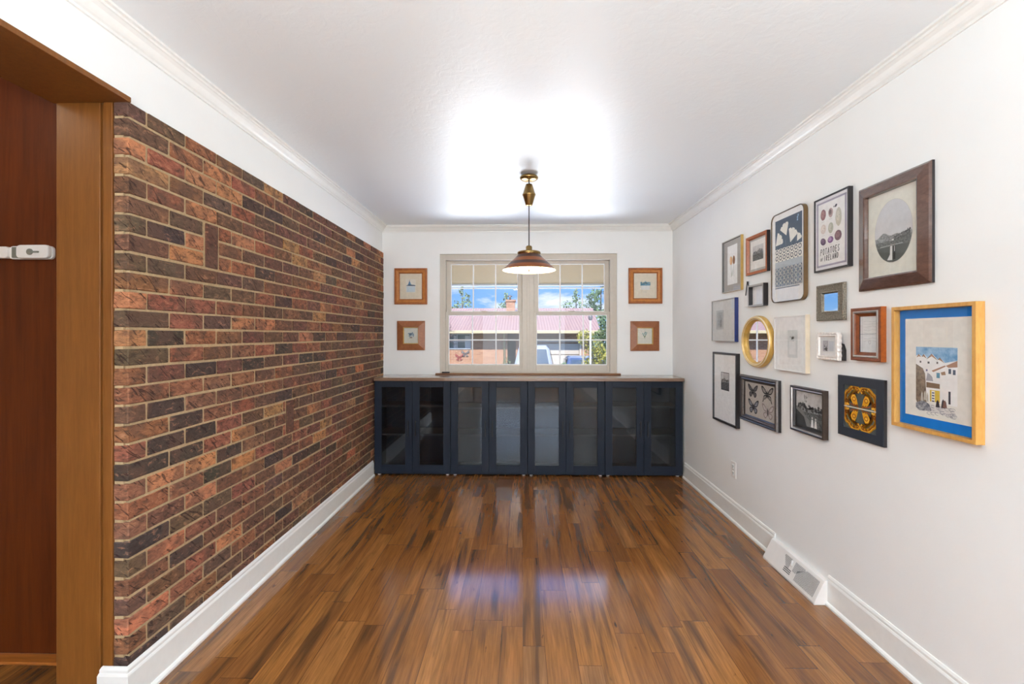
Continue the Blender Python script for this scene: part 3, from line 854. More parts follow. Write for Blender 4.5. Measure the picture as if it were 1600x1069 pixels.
# -- butterflies
w, h = .461, .305
rib = [(0, 0), (0, .018), (.004, .028), (.010, .031), (.015, .028), (.018, .024), (.024, .026), (.030, .022), (.036, .013), (.042, .010)]
t = picture('dark silver ribbed frame holding four pinned butterflies', 2.960, .912, w, h, rib, [M['darksilver'], M['ebony']], [1, 0, 0, 1, 1, 0, 0, 0, 1], glass=.012)
c = Cv(w - .084, h - .084, -.007); c.rect(0, 0, 1, 1, ink(188, 180, 172)); c.build('mat_board', t)
CWm, CHm = w - .084, h - .084
def butterfly(fx, fy, sx, sz, dark, fill, swallow=False):
    c = Cv(CWm, CHm, -.0073)
    up = [(0, .05), (.10, .30), (.30, .62), (.62, .92), (.86, 1.0), (.92, .84), (.84, .52), (.70, .22), (.50, .04), (.2, -.02)]
    lo = [(0, .0), (.30, -.04), (.58, -.10), (.70, -.34), (.62, -.66), (.44, -.84), (.26, -.78), (.10, -.42)]
    if swallow: lo = [(0, 0), (.34, -.06), (.56, -.22), (.60, -.52), (.74, -1.02), (.66, -1.06), (.48, -.70), (.26, -.60), (.08, -.34)]
    for poly in (up, lo):
        for sgn in (-1, 1):
            c.poly([(fx + sgn * x * sx / CWm, fy + z * sz / CHm) for x, z in poly], dark, sgn < 0)
            mx, mz = sum(p[0] for p in poly) / len(poly), sum(p[1] for p in poly) / len(poly)
            k = .62
            c.poly([(fx + sgn * (mx + (x - mx) * k) * sx / CWm, fy + (mz + (z - mz) * k) * sz / CHm) for x, z in poly], fill, True)
            for q in (.35, .6, .85):
                x, z = poly[4]; c.stroke([(fx + sgn * .05 * sx / CWm, fy + poly[0][1] * sz / CHm), (fx + sgn * x * q * sx / CWm, fy + z * q * sz / CHm)], .0012, dark)
    c.ell(fx, fy, .005 / CWm, .026 / CHm, grey(40))
    for sgn in (-1, 1): c.stroke([(fx, fy + .02 / CHm), (fx + sgn * .018 / CWm, fy + .05 / CHm)], .0008, grey(60))
    c.build('butterfly', t)
butterfly(.27, .735, .070, .046, ink(62, 60, 62), ink(104, 100, 100))
butterfly(.74, .74, .076, .050, ink(52, 52, 54), ink(150, 144, 138), True)
butterfly(.29, .28, .074, .050, ink(46, 50, 60), ink(138, 140, 146))
butterfly(.76, .25, .076, .050, ink(150, 136, 132), ink(196, 186, 180))

# -- two figures in a grey landscape
w, h = .283, .244
t = picture('dark bronze frame with a grey landscape of two pale figures walking', 2.455, .933, w, h, [(0, 0), (0, .026), (.006, .028), (.010, .026), (.013, .020), (.018, .021), (.026, .010)], [M['darkbronze'], M['silverpaint'], M['ebony']], [0, 0, 2, 1, 1, 2], glass=.012)
c = Cv(w - .052, h - .052, -.006)
X, Y = landscape(c, 0, 0, 1, 1, seed=5)
c.poly([(0, .58), (.25, .45), (.5, .22), (.62, 0), (.40, 0), (.30, .2), (0, .5)], ink(128, 128, 126))
c.poly([(0, .48), (.3, .3), (.42, 0), (0, 0)], ink(70, 70, 70))
c.clump(.35, .80, .10, .10, ink(140, 140, 138), 8, .25)
c.rect(0, 0, 1, .06, ink(66, 64, 64))
c.clump(.86, .38, .12, .08, B_foliage, 8, .4)
for fx, hh in ((.60, .30), (.72, .28)):
    c.poly([(fx - .05, .07), (fx + .05, .07), (fx + .025, .07 + hh * .7), (fx - .025, .07 + hh * .7)], ink(232, 230, 226)); c.ell(fx, .07 + hh * .85, .022, .032, ink(214, 208, 204))
c.build('print', t)

# -- pewter textured square
w, h = .202, .178
t = picture('small square textured pewter mirror above the pearly picture frame', 2.287, 1.493, w, h, [(0, 0), (0, .012), (.005, .016), (.014, .013), (.034, .012), (.040, .014), (.046, .006)], [M['pewter']], None, name='wall_mirror', cat='mirror', group=None)
pane(w - .092, h - .092, .006).build('mirror_glass', M['mirror'], t)

# -- pearly scalloped photo frame with easel back
w, h = .158, .132
t = thing('picture_frame', 'small pearly scalloped frame with a black easel back, below the pewter mirror', 'picture frame', (XR - .001, 2.281, 1.278), -PI / 2, GAL)
def scallop(ins, out):
    pts = []
    for k in range(96):
        a = 2 * PI * k / 96; x, z = math.cos(a), math.sin(a); m_ = max(abs(x) / (w / 2 - ins), abs(z) / (h / 2 - ins))
        q = 1 + (.022 if k % 4 < 2 else -.012) * (1 if ins < .006 else 0)
        pts.append((x / m_ * q, -out, z / m_ * q))
    return pts
MB().loops([scallop(0, .012), scallop(0, .026), scallop(.004, .031), scallop(.010, .029), scallop(.016, .031), scallop(.021, .024)], 0, False).build('moulding', M['pearl'], t)
c = Cv(w - .042, h - .042, -.024); c.rect(-.02, -.02, 1.02, 1.02, ink(226, 226, 226)); c.build('mat_board', t)
c = Cv(w - .042, h - .042, -.0243); c.rect(.18, .22, .52, .80, ink(188, 186, 192)); c.clump(.34, .40, .13, .16, grey(96), 12, .3); c.clump(.36, .64, .1, .1, ink(206, 202, 204), 8, .35); c.rect(.56, .24, .86, .78, ink(208, 212, 218)); c.build('print', t)
pane(w - .042, h - .042, .0262).build('glass', M['pglass'], t)
MB().prism([(.045, -.066), (.093, -.066), (.093, -.016), (.080, .012), (.045, .020)], 1, -.011, 0).build('easel_back', M['ebony'], t)

# -- walnut and silver frame
w, h = .177, .233
t = picture('walnut frame with silver band around a white sketch, beside the large blue-matted picture', 2.040, 1.336, w, h, [(0, 0), (0, .022), (.004, .024), (.014, .023), (.018, .026), (.024, .024), (.026, .018), (.038, .010)], [M['brightwood'], M['walnut'], M['silverpaint']], [0, 1, 1, 2, 2, 1, 1], glass=.012)
c = Cv(w - .076, h - .076, -.006); c.rect(0, 0, 1, 1, ink(226, 226, 224))
gl = ink(176, 178, 178)
c.stroke([(.12, 0), (.12, 1)], .0012, gl)
for q in range(8):
    zz = .30 + q * .08
    c.stroke([(.2, zz), (.45, zz + RND.uniform(-.03, .03)), (.7, zz + RND.uniform(-.03, .03)), (.95, zz)], .0009, gl)
c.stroke([(0, .5), (1, .51)], .002, ink(150, 152, 152)); c.ring(.55, .28, .06, .05, .0012, ink(140, 140, 140)); c.build('print', t)

# -- black frame with gold scroll tiles
w, h = .281, .280
t = picture('wide flat black frame around two tiles with gold scrollwork', 2.088, 1.004, w, h, [(0, 0), (0, .012), (.004, .014), (.042, .014), (.042, .008)], [M['blackmatte'], M['ebony']], [1, 0, 0, 0])
cw, ch = w - .084, h - .084
gold = ink(214, 148, 34, .3); gold2 = ink(226, 168, 58, .3); rust = ink(150, 74, 22, .3); tdark = ink(80, 84, 80, .3)
for half in (0, 1):
    c = Cv(cw, ch, -.0095)
    y0, y1 = (0, .492) if half == 0 else (.508, 1)
    c.rect(0, y0, 1, y1, tdark)
    fy = (lambda v: v) if half else (lambda v: 1 - v)
    for sgn in (-1, 1):
        X = lambda v: .5 + sgn * v
        F = lambda pts: [(X(p[0]), fy(.5 + p[1])) for p in pts]
        arc = lambda cx, cy, r, a0, a1, n=12: [(cx + r * math.cos(math.radians(a0 + (a1 - a0) * k / n)), cy + r * math.sin(math.radians(a0 + (a1 - a0) * k / n))) for k in range(n + 1)]
        big = [(.02, .40), (.08, .465), (.20, .475), (.30, .43), (.36, .37), (.43, .33), (.475, .25), (.47, .15), (.43, .10), (.48, .03)]
        c.stroke(F(big), .021, gold); c.stroke(F(big), .006, rust)
        c.stroke(F([(x * 1.02, z * 1.03) for x, z in big]), .003, gold2)
        c.stroke(F(arc(.0, .0, .395, 82, 8)), .020, gold2); c.stroke(F(arc(.0, .0, .335, 66, 24)), .020, ink(72, 66, 52, .3)); c.stroke(F(arc(.0, .0, .385, 78, 12)), .003, rust)
        c.poly(F([(.06, .06), (.10, .20), (.16, .31), (.25, .29), (.30, .20), (.24, .10), (.15, .04)]), gold)
        c.ell(X(.20), fy(.5 + .22), .075, .065, gold2); c.ring(X(.19), fy(.5 + .20), .05, .045, .004, rust, 12)
        c.poly(F([(.04, .03), (.09, .09), (.14, .06), (.19, .11), (.16, .02), (.08, .01)]), ink(84, 76, 44, .3))
        c.stroke(F([(.05, .02), (.12, .06), (.20, .05), (.30, .08)]), .005, rust)
        c.poly(F([(0, .14), (.03, .20), (.075, .22), (.05, .28), (.02, .27), (0, .34)]), tdark)
        c.poly(F([(.17, .0), (.22, .03), (.33, .035), (.30, .0)]), tdark)
        c.ring(X(.43), fy(.5 + .13), .035, .035, .005, rust, 10); c.ring(X(.08), fy(.5 + .42), .03, .03, .005, rust, 10)
    c.build('tile', t)
g = MB().box(-cw / 2, cw / 2, -.0122, -.004, -.0024, .0024).build('grout', ink(206, 198, 184), t)

# -- large oak frame, blue mat, village watercolour
w, h = .345, .472
t = picture('large oak frame with bright blue mat and a white village watercolour', 1.715, 1.208, w, h, [(0, 0), (0, .030), (.013, .030), (.015, .008)], [M['oak'], M['oak'], M['oak']], None, glass=.014)
iw, ih = w - .030, h - .030
Cv(iw, ih, -.008).rect(0, 0, 1, 1, ink(20, 112, 192)).build('mat_board', t)
c = Cv(iw, ih, -.0085)
c.rect(.085, .085, .945, .925, ink(232, 228, 220))
U = lambda fx: .085 + .86 * (.18 + .62 * fx)
V = lambda fy: .085 + .84 * (.035 + .675 * fy)
Q = lambda pts: [(U(x), V(y)) for x, y in pts]
c.poly(Q([(0, .86), (0, 1), (1, 1), (1, .80), (.7, .76), (.4, .80)]), B_water)
white = ink(240, 238, 236); roof = ink(168, 128, 104); line = ink(88, 82, 84)
c.poly(Q([(0, .70), (0, .86), (.08, .89), (.15, .86), (.22, .89), (.3, .83), (.42, .90), (.55, .82), (.62, .84), (.72, .78), (1, .82), (1, .18), (0, .2)]), white)
for (a, bb, cc) in (((.02, .84), (.07, .89), (.13, .85)), ((.15, .85), (.20, .89), (.27, .83)), ((.28, .82), (.40, .90), (.54, .81)), ((.55, .82), (.60, .85), (.70, .78))):
    c.poly(Q([a, bb, cc, (bb[0], bb[1] - .035)]), roof); c.stroke(Q([a, bb, cc]), .0012, line)
c.poly(Q([(.40, .655), (.72, .745), (.74, .73), (.44, .635)]), roof)
c.poly(Q([(.74, .74), (1, .82), (1, .73), (.80, .715)]), roof)
c.poly(Q([(.62, .64), (.72, .66), (.74, .61), (.64, .60)]), ink(150, 118, 92))
for (x0, y0, x1, y1, col) in ((.80, .63, .86, .70, ink(84, 92, 108)), (.90, .62, .96, .69, ink(84, 92, 108)), (.52, .555, .60, .63, ink(92, 138, 158)), (.10, .76, .14, .79, line), (.30, .755, .35, .785, line), (.52, .76, .56, .79, line), (.26, .64, .30, .67, ink(110, 104, 140)), (.8, .20, .85, .38, ink(70, 66, 72))):
    c.rect(U(x0), V(y0), U(x1), V(y1), col)
c.poly(Q([(0, .74), (.18, .68), (.24, .60), (.26, .40), (.28, .16), (.04, .14), (0, .2)]), B_wallbrown)
c.poly(Q([(.26, .50), (.30, .62), (.36, .60), (.42, .56), (.44, .50)]), ink(166, 164, 172))
c.poly(Q([(.27, .40), (.27, .48), (.60, .47), (.60, .40)]), ink(128, 104, 82))
c.rect(U(.36), V(.20), U(.60), V(.37), ink(214, 180, 74)); c.rect(U(.40), V(.17), U(.48), V(.36), ink(236, 234, 224))
for q in range(4): c.rect(U(.41), V(.20 + q * .04), U(.47), V(.22 + q * .04), ink(92, 92, 116), q == 0)
c.poly(Q([(0, .14), (.3, .17), (.55, .15), (.9, .14), (1, .04), (.96, 0), (.3, .06), (.05, .04)]), ink(216, 212, 208))
c.poly(Q([(0, .15), (.18, .20), (.34, .16), (.40, .06), (.10, .04), (0, .08)]), B_cobble)
for q in range(22):
    x, y = RND.uniform(.3, .95), RND.uniform(.02, .13)
    c.ring(U(x), V(y), .035, .012, .0011, ink(110, 112, 124), 9, RND.uniform(0, 2), RND.uniform(4, 6)); c.layer -= 1
c.layer += 1
for (x, y, s_, col) in ((.55, .13, .10, ink(58, 52, 58)), (.68, .13, .12, ink(66, 58, 62)), (.72, .14, .10, ink(120, 88, 78))):
    c.poly(Q([(x - .05, y), (x + .05, y), (x + .03, y + s_ * .8), (x, y + s_ * 1.1), (x - .03, y + s_ * .8)]), col)
for (x, y) in ((.16, .19), (.24, .21), (.30, .19)):
    c.poly(Q([(x - .03, y), (x + .03, y), (x + .02, y + .10), (x, y + .14), (x - .02, y + .10)]), ink(206, 200, 186)); c.stroke(Q([(x, y), (x + .01, y + .10)]), .001, line)
c.build('print', t)

# -- potato print
w, h = .250, .367
t = picture('thin black frame with potato chart print and hand-lettered title', 2.269, 1.833, w, h, [(0, 0), (0, .021), (.008, .021), (.008, .017)], [M['ebony']], None, glass=.0202)
Cv(w - .016, h - .016, -.017).rect(0, 0, 1, 1, ink(232, 230, 234)).build('mat_board', t)
c = Cv(w - .016, h - .016, -.0173)
bd = ink(166, 160, 176)
trim = [(.045, .04, .955, .065), (.045, .935, .955, .96), (.045, .04, .09, .96), (.91, .04, .955, .96)]
for k, q in enumerate(trim): c.rect(*q, bd, k == 0)
c.rect(.10, .075, .90, .925, ink(240, 238, 236))
def cv(px, py):
    fx = (px - 60) / (415 - 60)
    top = 235 - .421 * (px - 52); bot = 955 - .144 * (px - 52)
    return fx, 1 - (py - top) / (bot - top)
for (px, py, rx, ry, col, c2, rt) in ((150, 362, .085, .078, (140, 100, 102), (168, 126, 124), 0), (234, 335, .072, .066, (190, 164, 162), (120, 104, 106), .1), (318, 380, .090, .125, (196, 192, 178), (214, 208, 194), 0),
                                  (152, 514, .085, .068, (220, 206, 198), (232, 222, 214), 0), (235, 498, .080, .075, (186, 186, 170), (206, 204, 190), 0), (314, 580, .105, .070, (118, 88, 98), (148, 116, 120), 0),
                                  (150, 646, .090, .048, (92, 72, 96), (130, 104, 132), -.5), (233, 624, .090, .046, (132, 94, 140), (182, 150, 190), 0)):
    fx, fy = cv(px, py)
    c.ell(fx, fy, rx, ry, ink(*col), 26, True, rt, .03); c.ell(fx - .015, fy + .01, rx * .6, ry * .6, ink(*c2), 20, True, rt, .08)
    for q in range(4): c.ell(fx + RND.uniform(-.5, .5) * rx, fy + RND.uniform(-.5, .5) * ry, .010, .006, ink(*[int(v * .8) for v in col]), 7, q == 0)
    if ry < .1: c.stroke([(fx - .05, fy - ry - .02), (fx + .05, fy - ry - .02)], .0012, ink(190, 184, 178))
fx, fy = cv(292, 260); c.ell(fx, fy, .04, .018, ink(70, 66, 74), 10, True, .6); c.ell(fx - .06, fy - .005, .015, .012, ink(70, 66, 74), 8)
GL = {'P': [[(0, 0), (.05, 1), (.6, .95), (.65, .6), (.05, .48)]], 'O': [[(.35, 0), (.02, .3), (.1, .85), (.4, 1), (.68, .7), (.62, .2), (.35, 0)]], 'T': [[(.35, 0), (.35, 1)], [(0, .95), (.7, 1)]],
      'A': [[(0, 0), (.32, 1), (.68, 0)], [(.12, .36), (.56, .36)]], 'E': [[(.6, 0), (.05, 0), (.05, 1), (.62, 1)], [(.05, .52), (.5, .52)]], 'S': [[(.05, .1), (.35, 0), (.6, .22), (.1, .72), (.3, 1), (.6, .92)]],
      'I': [[(.3, 0), (.3, 1)]], 'R': [[(.02, 0), (.05, 1), (.6, .92), (.58, .6), (.05, .5), (.62, 0)]], 'L': [[(.05, 1), (.05, 0), (.6, .04)]], 'N': [[(.02, 0), (.05, 1), (.6, 0), (.63, 1)]], 'D': [[(.04, 0), (.04, 1), (.5, .86), (.64, .45), (.45, .08), (.04, 0)]],
      'F': [[(.05, 0), (.05, 1), (.6, 1)], [(.05, .52), (.5, .52)]]}
def lettering(s_, x, y, adv, gh, wd, col):
    for ch in s_:
        if ch != ' ':
            for st in GL[ch]: c.stroke([(x + (p[0] + p[1] * .12) * adv * .82, y + p[1] * gh + (x - .2) * .02) for p in st], wd, col, False)
        x += adv
c.layer += 1
lettering('POTATOES', .17, .205, .077, .085, .0034, ink(54, 54, 58))
lettering('OF', .17, .125, .045, .04, .0024, ink(54, 54, 58)); lettering('IRELAND', .285, .115, .066, .072, .0032, ink(54, 54, 58))
c.build('print', t)

# -- mahogany frame with oval photograph
w, h = .368, .452
t = picture('wide glossy brown frame with an oval grey wedding photograph in a cream mat', 1.910, 1.752, w, h, [(0, 0), (0, .010), (.008, .016), (.046, .026), (.052, .024), (.054, .008)], [M['mahogany'], M['ebony']], [1, 0, 0, 0, 0], glass=.012)
iw, ih = w - .108, h - .108
Cv(iw, ih, -.008).rect(0, 0, 1, 1, ink(226, 224, 212)).build('mat_board', t)
c = Cv(iw, ih, -.0084)
ocx, ocy, orx, ory = .51, .515, .365, .37
def oval_clip(fy0, fy1, m, top=None):
    """slice of the oval between two heights, its upper edge following top(fx)"""
    pts = []
    n = 26
    for k in range(n + 1):
        f = fy0 + (fy1 - fy0) * k / n
        q = max(0.0, 1 - ((f - ocy) / ory) ** 2) ** .5
        pts.append((ocx + orx * q, f))
    if top:
        q = max(0.0, 1 - ((fy1 - ocy) / ory) ** 2) ** .5
        for k in range(1, 20):
            fx = ocx + orx * q * (1 - 2 * k / 20); pts.append((fx, fy1 + top((fx - ocx) / orx)))
    for k in range(n, -1, -1):
        f = fy0 + (fy1 - fy0) * k / n
        q = max(0.0, 1 - ((f - ocy) / ory) ** 2) ** .5
        pts.append((ocx - orx * q, f))
    c.poly(pts, m)
c.ell(ocx, ocy, orx + .006, ory + .005, ink(200, 198, 188), 60)
c.ell(ocx, ocy, orx, ory, ink(206, 206, 208), 60)
oval_clip(ocy - ory, .46, B_hill, lambda u: .04 * math.exp(-((u + .45) / .35) ** 2) + .03 * max(0, u - .1) + .012 * math.sin(9 * u))
oval_clip(ocy - ory, .405, B_grass, lambda u: .075 * max(0, u - .05) + .008 * math.sin(15 * u))
for k in range(11):
    fx = .52 + .031 * k; c.clump(fx, .415 + .0065 * k, .022, .022, B_foliage, 5, .5)
for (fx, fy) in ((.24, .39), (.33, .40), (.41, .395), (.30, .37)): c.clump(fx, fy, .03, .013, ink(120, 124, 122), 5, .4)
oval_clip(ocy - ory, .335, ink(84, 88, 84))
c.rect(.49, .40, .53, .42, ink(214, 214, 212)); c.rect(.26, .345, .70, .352, ink(180, 182, 180))
c.poly([(.42, .175), (.50, .17), (.50, .34), (.46, .34), (.455, .24), (.40, .18)], ink(216, 216, 214)); c.ell(.48, .355, .012, .014, ink(150, 140, 136))
c.poly([(.515, .175), (.56, .175), (.565, .33), (.52, .33)], grey(44)); c.rect(.538, .27, .55, .33, ink(206, 206, 204)); c.ell(.543, .35, .013, .016, ink(140, 130, 126))
c.build('print', t)

# -- four small wooden frames on the window wall
SMALL = 'small wooden frames beside the window'
def small(label, cx, zc, w, h, fw, style):
    if style == 'lip':
        prof, mats, mi = [(0, 0), (0, .018), (.004, .022), (fw * .35, .022), (fw * .42, .018), (fw * .8, .016), (fw, .008)], [M['pine'], M['pinelip']], [0, 0, 0, 1, 1, 0]
    else:
        prof, mats, mi = [(0, 0), (0, .010), (.004, .012), (fw * .9, .024), (fw * .93, .024), (fw, .010)], [M['teak'], M['gold']], [0, 0, 0, 1, 1]
    t = picture(label, cx, zc, w, h, prof, mats, mi, 'B', group=SMALL, glass=.011)
    iw, ih = w - 2 * fw, h - 2 * fw
    Cv(iw, ih, -.007).rect(0, 0, 1, 1, ink(222, 212, 192)).build('mat_board', t)
    return t, Cv(iw, ih, -.0074)
t, c = small('amber wooden frame with a blue boat sketch, beside the brick wall', -1.130, 1.828, .333, .367, .054, 'lip')
c.rect(.27, .25, .72, .78, ink(226, 220, 208)); c.rect(.30, .28, .69, .50, ink(198, 212, 220)); c.poly([(.28, .52), (.72, .51), (.68, .55), (.50, .57), (.36, .56)], ink(70, 92, 116)); c.poly([(.37, .56), (.50, .57), (.44, .74)], ink(92, 132, 168)); c.poly([(.44, .57), (.52, .57), (.46, .68)], ink(122, 158, 186)); c.stroke([(.44, .55), (.44, .76)], .003, ink(70, 84, 100)); c.build('print', t)
t, c = small('square brown wooden frame with a small flower sketch, below the blue boat sketch', -1.129, 1.327, .284, .299, .072, 'flat')
c.rect(0, 0, 1, 1, ink(214, 214, 204)); c.clump(.52, .56, .20, .20, ink(146, 168, 186), 14, .32); c.clump(.5, .66, .12, .10, ink(116, 146, 174), 8, .35); c.clump(.5, .36, .14, .05, ink(150, 156, 150), 8, .4); c.ell(.5, .36, .035, .03, ink(190, 104, 72)); c.build('print', t)
t, c = small('amber wooden frame with a pale blue trees sketch, right of the window', 1.242, 1.828, .336, .359, .054, 'lip')
for (fx, s_) in ((.34, .8), (.42, 1.0), (.50, 1.2), (.58, .9), (.66, 1.1)): c.clump(fx, .59, .05, .07 * s_, ink(128, 178, 198), 9, .5)
c.rect(.28, .51, .72, .55, ink(112, 164, 188)); c.rect(.30, .34, .70, .50, ink(226, 226, 222)); c.rect(.40, .25, .56, .262, ink(190, 188, 180)); c.build('print', t)
t, c = small('square brown wooden frame with a green sprig sketch, right of the window', 1.237, 1.322, .288, .299, .072, 'flat')
c.rect(0, 0, 1, 1, ink(218, 216, 204)); c.stroke([(.48, .34), (.52, .52), (.62, .70)], .004, ink(92, 122, 108)); c.stroke([(.49, .42), (.40, .58), (.36, .66)], .003, ink(92, 122, 108))
for (fx, fy) in ((.62, .70), (.58, .60), (.36, .66), (.42, .56), (.50, .66), (.54, .74)): c.ell(fx, fy, .06, .035, ink(112, 150, 150), 12, True, RND.uniform(.3, 1.4), .1)
c.clump(.5, .46, .06, .06, ink(96, 124, 84), 6, .4); c.build('print', t)

# ================================================================= OUTSIDE
GZ = -1.10
M['extbrick'] = None
def ext_brick(name, c1, c2, mortar):
    m, nt, p = new_mat(name)
    x, y, zz = nt.sep(nt.coords())[:3]
    bt = nt.n('ShaderNodeTexBrick')
    nt.set(bt.inputs['Vector'], nt.comb(nt.math('ADD', x, y), zz))
    for k, c in (('Color1', c1), ('Color2', c2), ('Mortar', mortar)): bt.inputs[k].default_value = c
    bt.inputs['Scale'].default_value = 1.0; bt.inputs['Brick Width'].default_value = .22; bt.inputs['Row Height'].default_value = .075; bt.inputs['Mortar Size'].default_value = .008
    nt.set(p.inputs['Base Color'], bt.outputs['Color']); p.inputs['Roughness'].default_value = .85
    return m
M['extbrick'] = ext_brick('house_brick', S(132, 94, 70), S(114, 76, 55), S(138, 116, 94))
def tile_roof():
    m, nt, p = new_mat('pink_tile_roof')
    x, y, zz = nt.sep(nt.coords())[:3]
    w = nt.n('ShaderNodeTexWave', wave_type='BANDS', bands_direction='X'); nt.set(w.inputs['Vector'], nt.comb(x, 0, 0)); w.inputs['Scale'].default_value = 2.4
    c = nt.ramp(w.outputs['Fac'], [(0.0, S(108, 78, 64)), (0.6, S(118, 88, 73)), (1.0, S(126, 98, 83))])
    nz = nt.noise(nt.coords(), 6.0, 4.0)
    c = nt.mix(nt.ramp(nz, [(.4, 0.0), (.75, .35)]), c, S(95, 71, 66))
    nt.set(p.inputs['Base Color'], c); p.inputs['Roughness'].default_value = .8
    nt.set(p.inputs['Normal'], nt.bump(w.outputs['Fac'], .25, .03))
    return m
M['tileroof'] = tile_roof()
M['creamtrim'] = paint('cream_gutter', S(144, 132, 101), .5, var=.02)
M['creamdoor'] = paint('cream_garage_door', S(143, 135, 124), .6, var=.02)
M['extdark'] = paint('dark_house_glass', S(62, 74, 72), .1, var=.1)  # even dark colour for the house window panes
M['extwhite'] = paint('white_exterior_paint', S(148, 148, 145), .5, var=.02)
M['concrete'] = paint('pale_concrete', S(226, 226, 226), .9, var=.05, scale=2)
M['asphalt'] = paint('grey_street', S(77, 77, 77), .9, var=.05, scale=3)
M['lawn'] = paint('dry_lawn', S(95, 95, 61), .95, var=.2, scale=8)
M['soffit'] = paint('tan_soffit', S(120, 96, 50), .8, var=.03, scale=10)
M['entry'] = paint('brown_entry_door', S(61, 47, 40), .6, var=.05)
M['conifer'] = paint('conifer_green', S(104, 124, 92), .9, var=.25, scale=2)
M['conifer2'] = paint('dark_conifer_green', S(78, 100, 66), .9, var=.25, scale=2)
M['yellowgreen'] = paint('yellow_green_leaves', S(119, 114, 40), .8, var=.25, scale=3)
M['midgreen'] = paint('mid_green_leaves', S(69, 84, 40), .85, var=.25, scale=3)
M['bark'] = paint('bark', S(66, 52, 47), .9, var=.1)
M['bluepaint'] = paint('blue_car_paint', S(45, 58, 82), .25, metal=.3, var=.02, coat=.5)
M['whitepaint'] = paint('white_car_paint', S(104, 106, 110), .25, var=.01, coat=.5)
M['carglass'] = paint('dark_car_glass', S(44, 54, 62), .08, var=.02)
M['tyre'] = paint('tyre_rubber', S(22, 22, 23), .85)
M['taillight'] = paint('red_tail_light', S(107, 26, 22), .3)
M['redmetal'] = paint('red_metal_butterfly', S(106, 40, 32), .5)
M['greymetal'] = paint('grey_metal_butterfly', S(71, 64, 61), .5)

# own eave above the window
def _eave():
    b = MB()
    y0, z0, y1, z1 = D + .12, 2.20, 5.60, 1.955
    b.prism([(y0, z0), (y1, z1), (y1, z1 + .16), (y0, z0 + .5)], 0, -4.5, 5.0)
    o = struct(b, 'roof_eave', M['soffit'], label='tan soffit of the eave above the window')
    MB().box(-4.5, 5.0, y1, y1 + .10, z1 - .022, z1 + .15).build('gutter', M['extwhite'], o, .004)
_eave()
# unseen slab added outside the rear window to keep the sun out
struct(MB().box(-4.2, 3.0, -5.2, YB - .1, 2.3, 2.42), 'rear_sun_blocker', M['soffit'])

struct(MB().box(-60, 60, D + .17, 13.2, GZ - .3, GZ), 'ground_yard', M['concrete'])
struct(MB().box(-60, 60, 13.2, 15.0, GZ - .3, GZ - .02), 'ground_street', M['asphalt'])
b = MB().box(-60, .2, 15.0, 60, GZ - .3, GZ).box(3.2, 60, 15.0, 60, GZ - .3, GZ)
struct(b, 'ground_lawn', M['lawn'])
struct(MB().box(.2, 3.2, 15.0, 60, GZ - .3, GZ), 'ground_driveway', M['concrete'])

# --- brick house across the street
HY = 21.0
t = thing('house', 'brick house with pink tiled roof across the street', 'house', (0, HY, GZ))
hz = lambda v: v - GZ
b = MB()
b.box(-12, -3.95, 0, 6, 0, hz(1.47)); b.box(-3.95, -2.35, 0, 6, 0, hz(.70)); b.box(-3.95, -2.35, 0, 6, hz(1.36), hz(1.47))
b.box(-2.35, -.66, 0, 6, 0, hz(1.47)); b.box(-.66, -.28, .9, 6, 0, hz(1.47)); b.box(-.28, .62, 0, 6, 0, hz(1.47))
b.box(.62, 2.66, .10, 6, 0, hz(1.47)); b.box(.62, 2.66, 0, .10, hz(1.10), hz(1.47)); b.box(2.66, 3.05, 0, 6, 0, hz(1.47))
b.build('wall', M['extbrick'], t)
MB().box(-.66, -.28, .82, .90, 0, hz(1.05)).build('entry_door', M['entry'], t)
rf = MB()
e0, e1, r0 = hz(1.50), hz(1.62), hz(2.80)
rf.add([(-12.5, -.62, e0), (3.46, -.62, e0), (3.86, 4.2, r0), (-12.5, 4.2, r0), (3.46, 7.4, e0), (-12.5, 7.4, e0)], [(0, 1, 2, 3), (3, 2, 4, 5), (1, 4, 2), (0, 3, 5), (0, 5, 4, 1)])
rf.build('roof', M['tileroof'], t)
g = MB().box(-12.5, 3.46, -.74, -.62, hz(1.40), hz(1.53)).build('gutter', M['creamtrim'], t, .01)
MB().box(-12.5, 3.40, -.62, 0, hz(1.455), hz(1.475)).build('soffit', M['creamtrim'], t)
MB().tube([(-.78, -.66, hz(1.42)), (-.80, -.40, hz(1.25)), (-.80, -.05, hz(1.1)), (-.80, -.05, .05)], .045, 8).build('downspout', M['creamtrim'], t)
ch = MB(); ch.box(-.80, -.36, 2.6, 3.2, hz(2.2), hz(3.05)); ch.box(-.84, -.32, 2.56, 3.24, hz(3.05), hz(3.14))
chm = ch.build('chimney', M['extbrick'], t)
f = MB(); f.tube([(-.62, 2.9, hz(3.14)), (-.62, 2.9, hz(3.40))], .05, 8); f.tube([(-.74, 2.9, hz(3.34)), (-.50, 2.9, hz(3.34))], .03, 6)
f.build('flue', M['greymetal'], chm)
wn = MB(); trimframe(wn, -3.97, -2.33, hz(.68), hz(1.38), -.04, .04, .05, .05, .06, .04)
wn.box(-2.98, -2.94, -.04, .04, hz(.74), hz(1.34)); wn.box(-3.30, -2.40, -.03, .03, hz(1.02), hz(1.05))
wf = wn.build('window', M['extwhite'], t)
MB().box(-3.92, -2.38, .02, .03, hz(.74), hz(1.34)).build('window_glass', M['extdark'], wf)
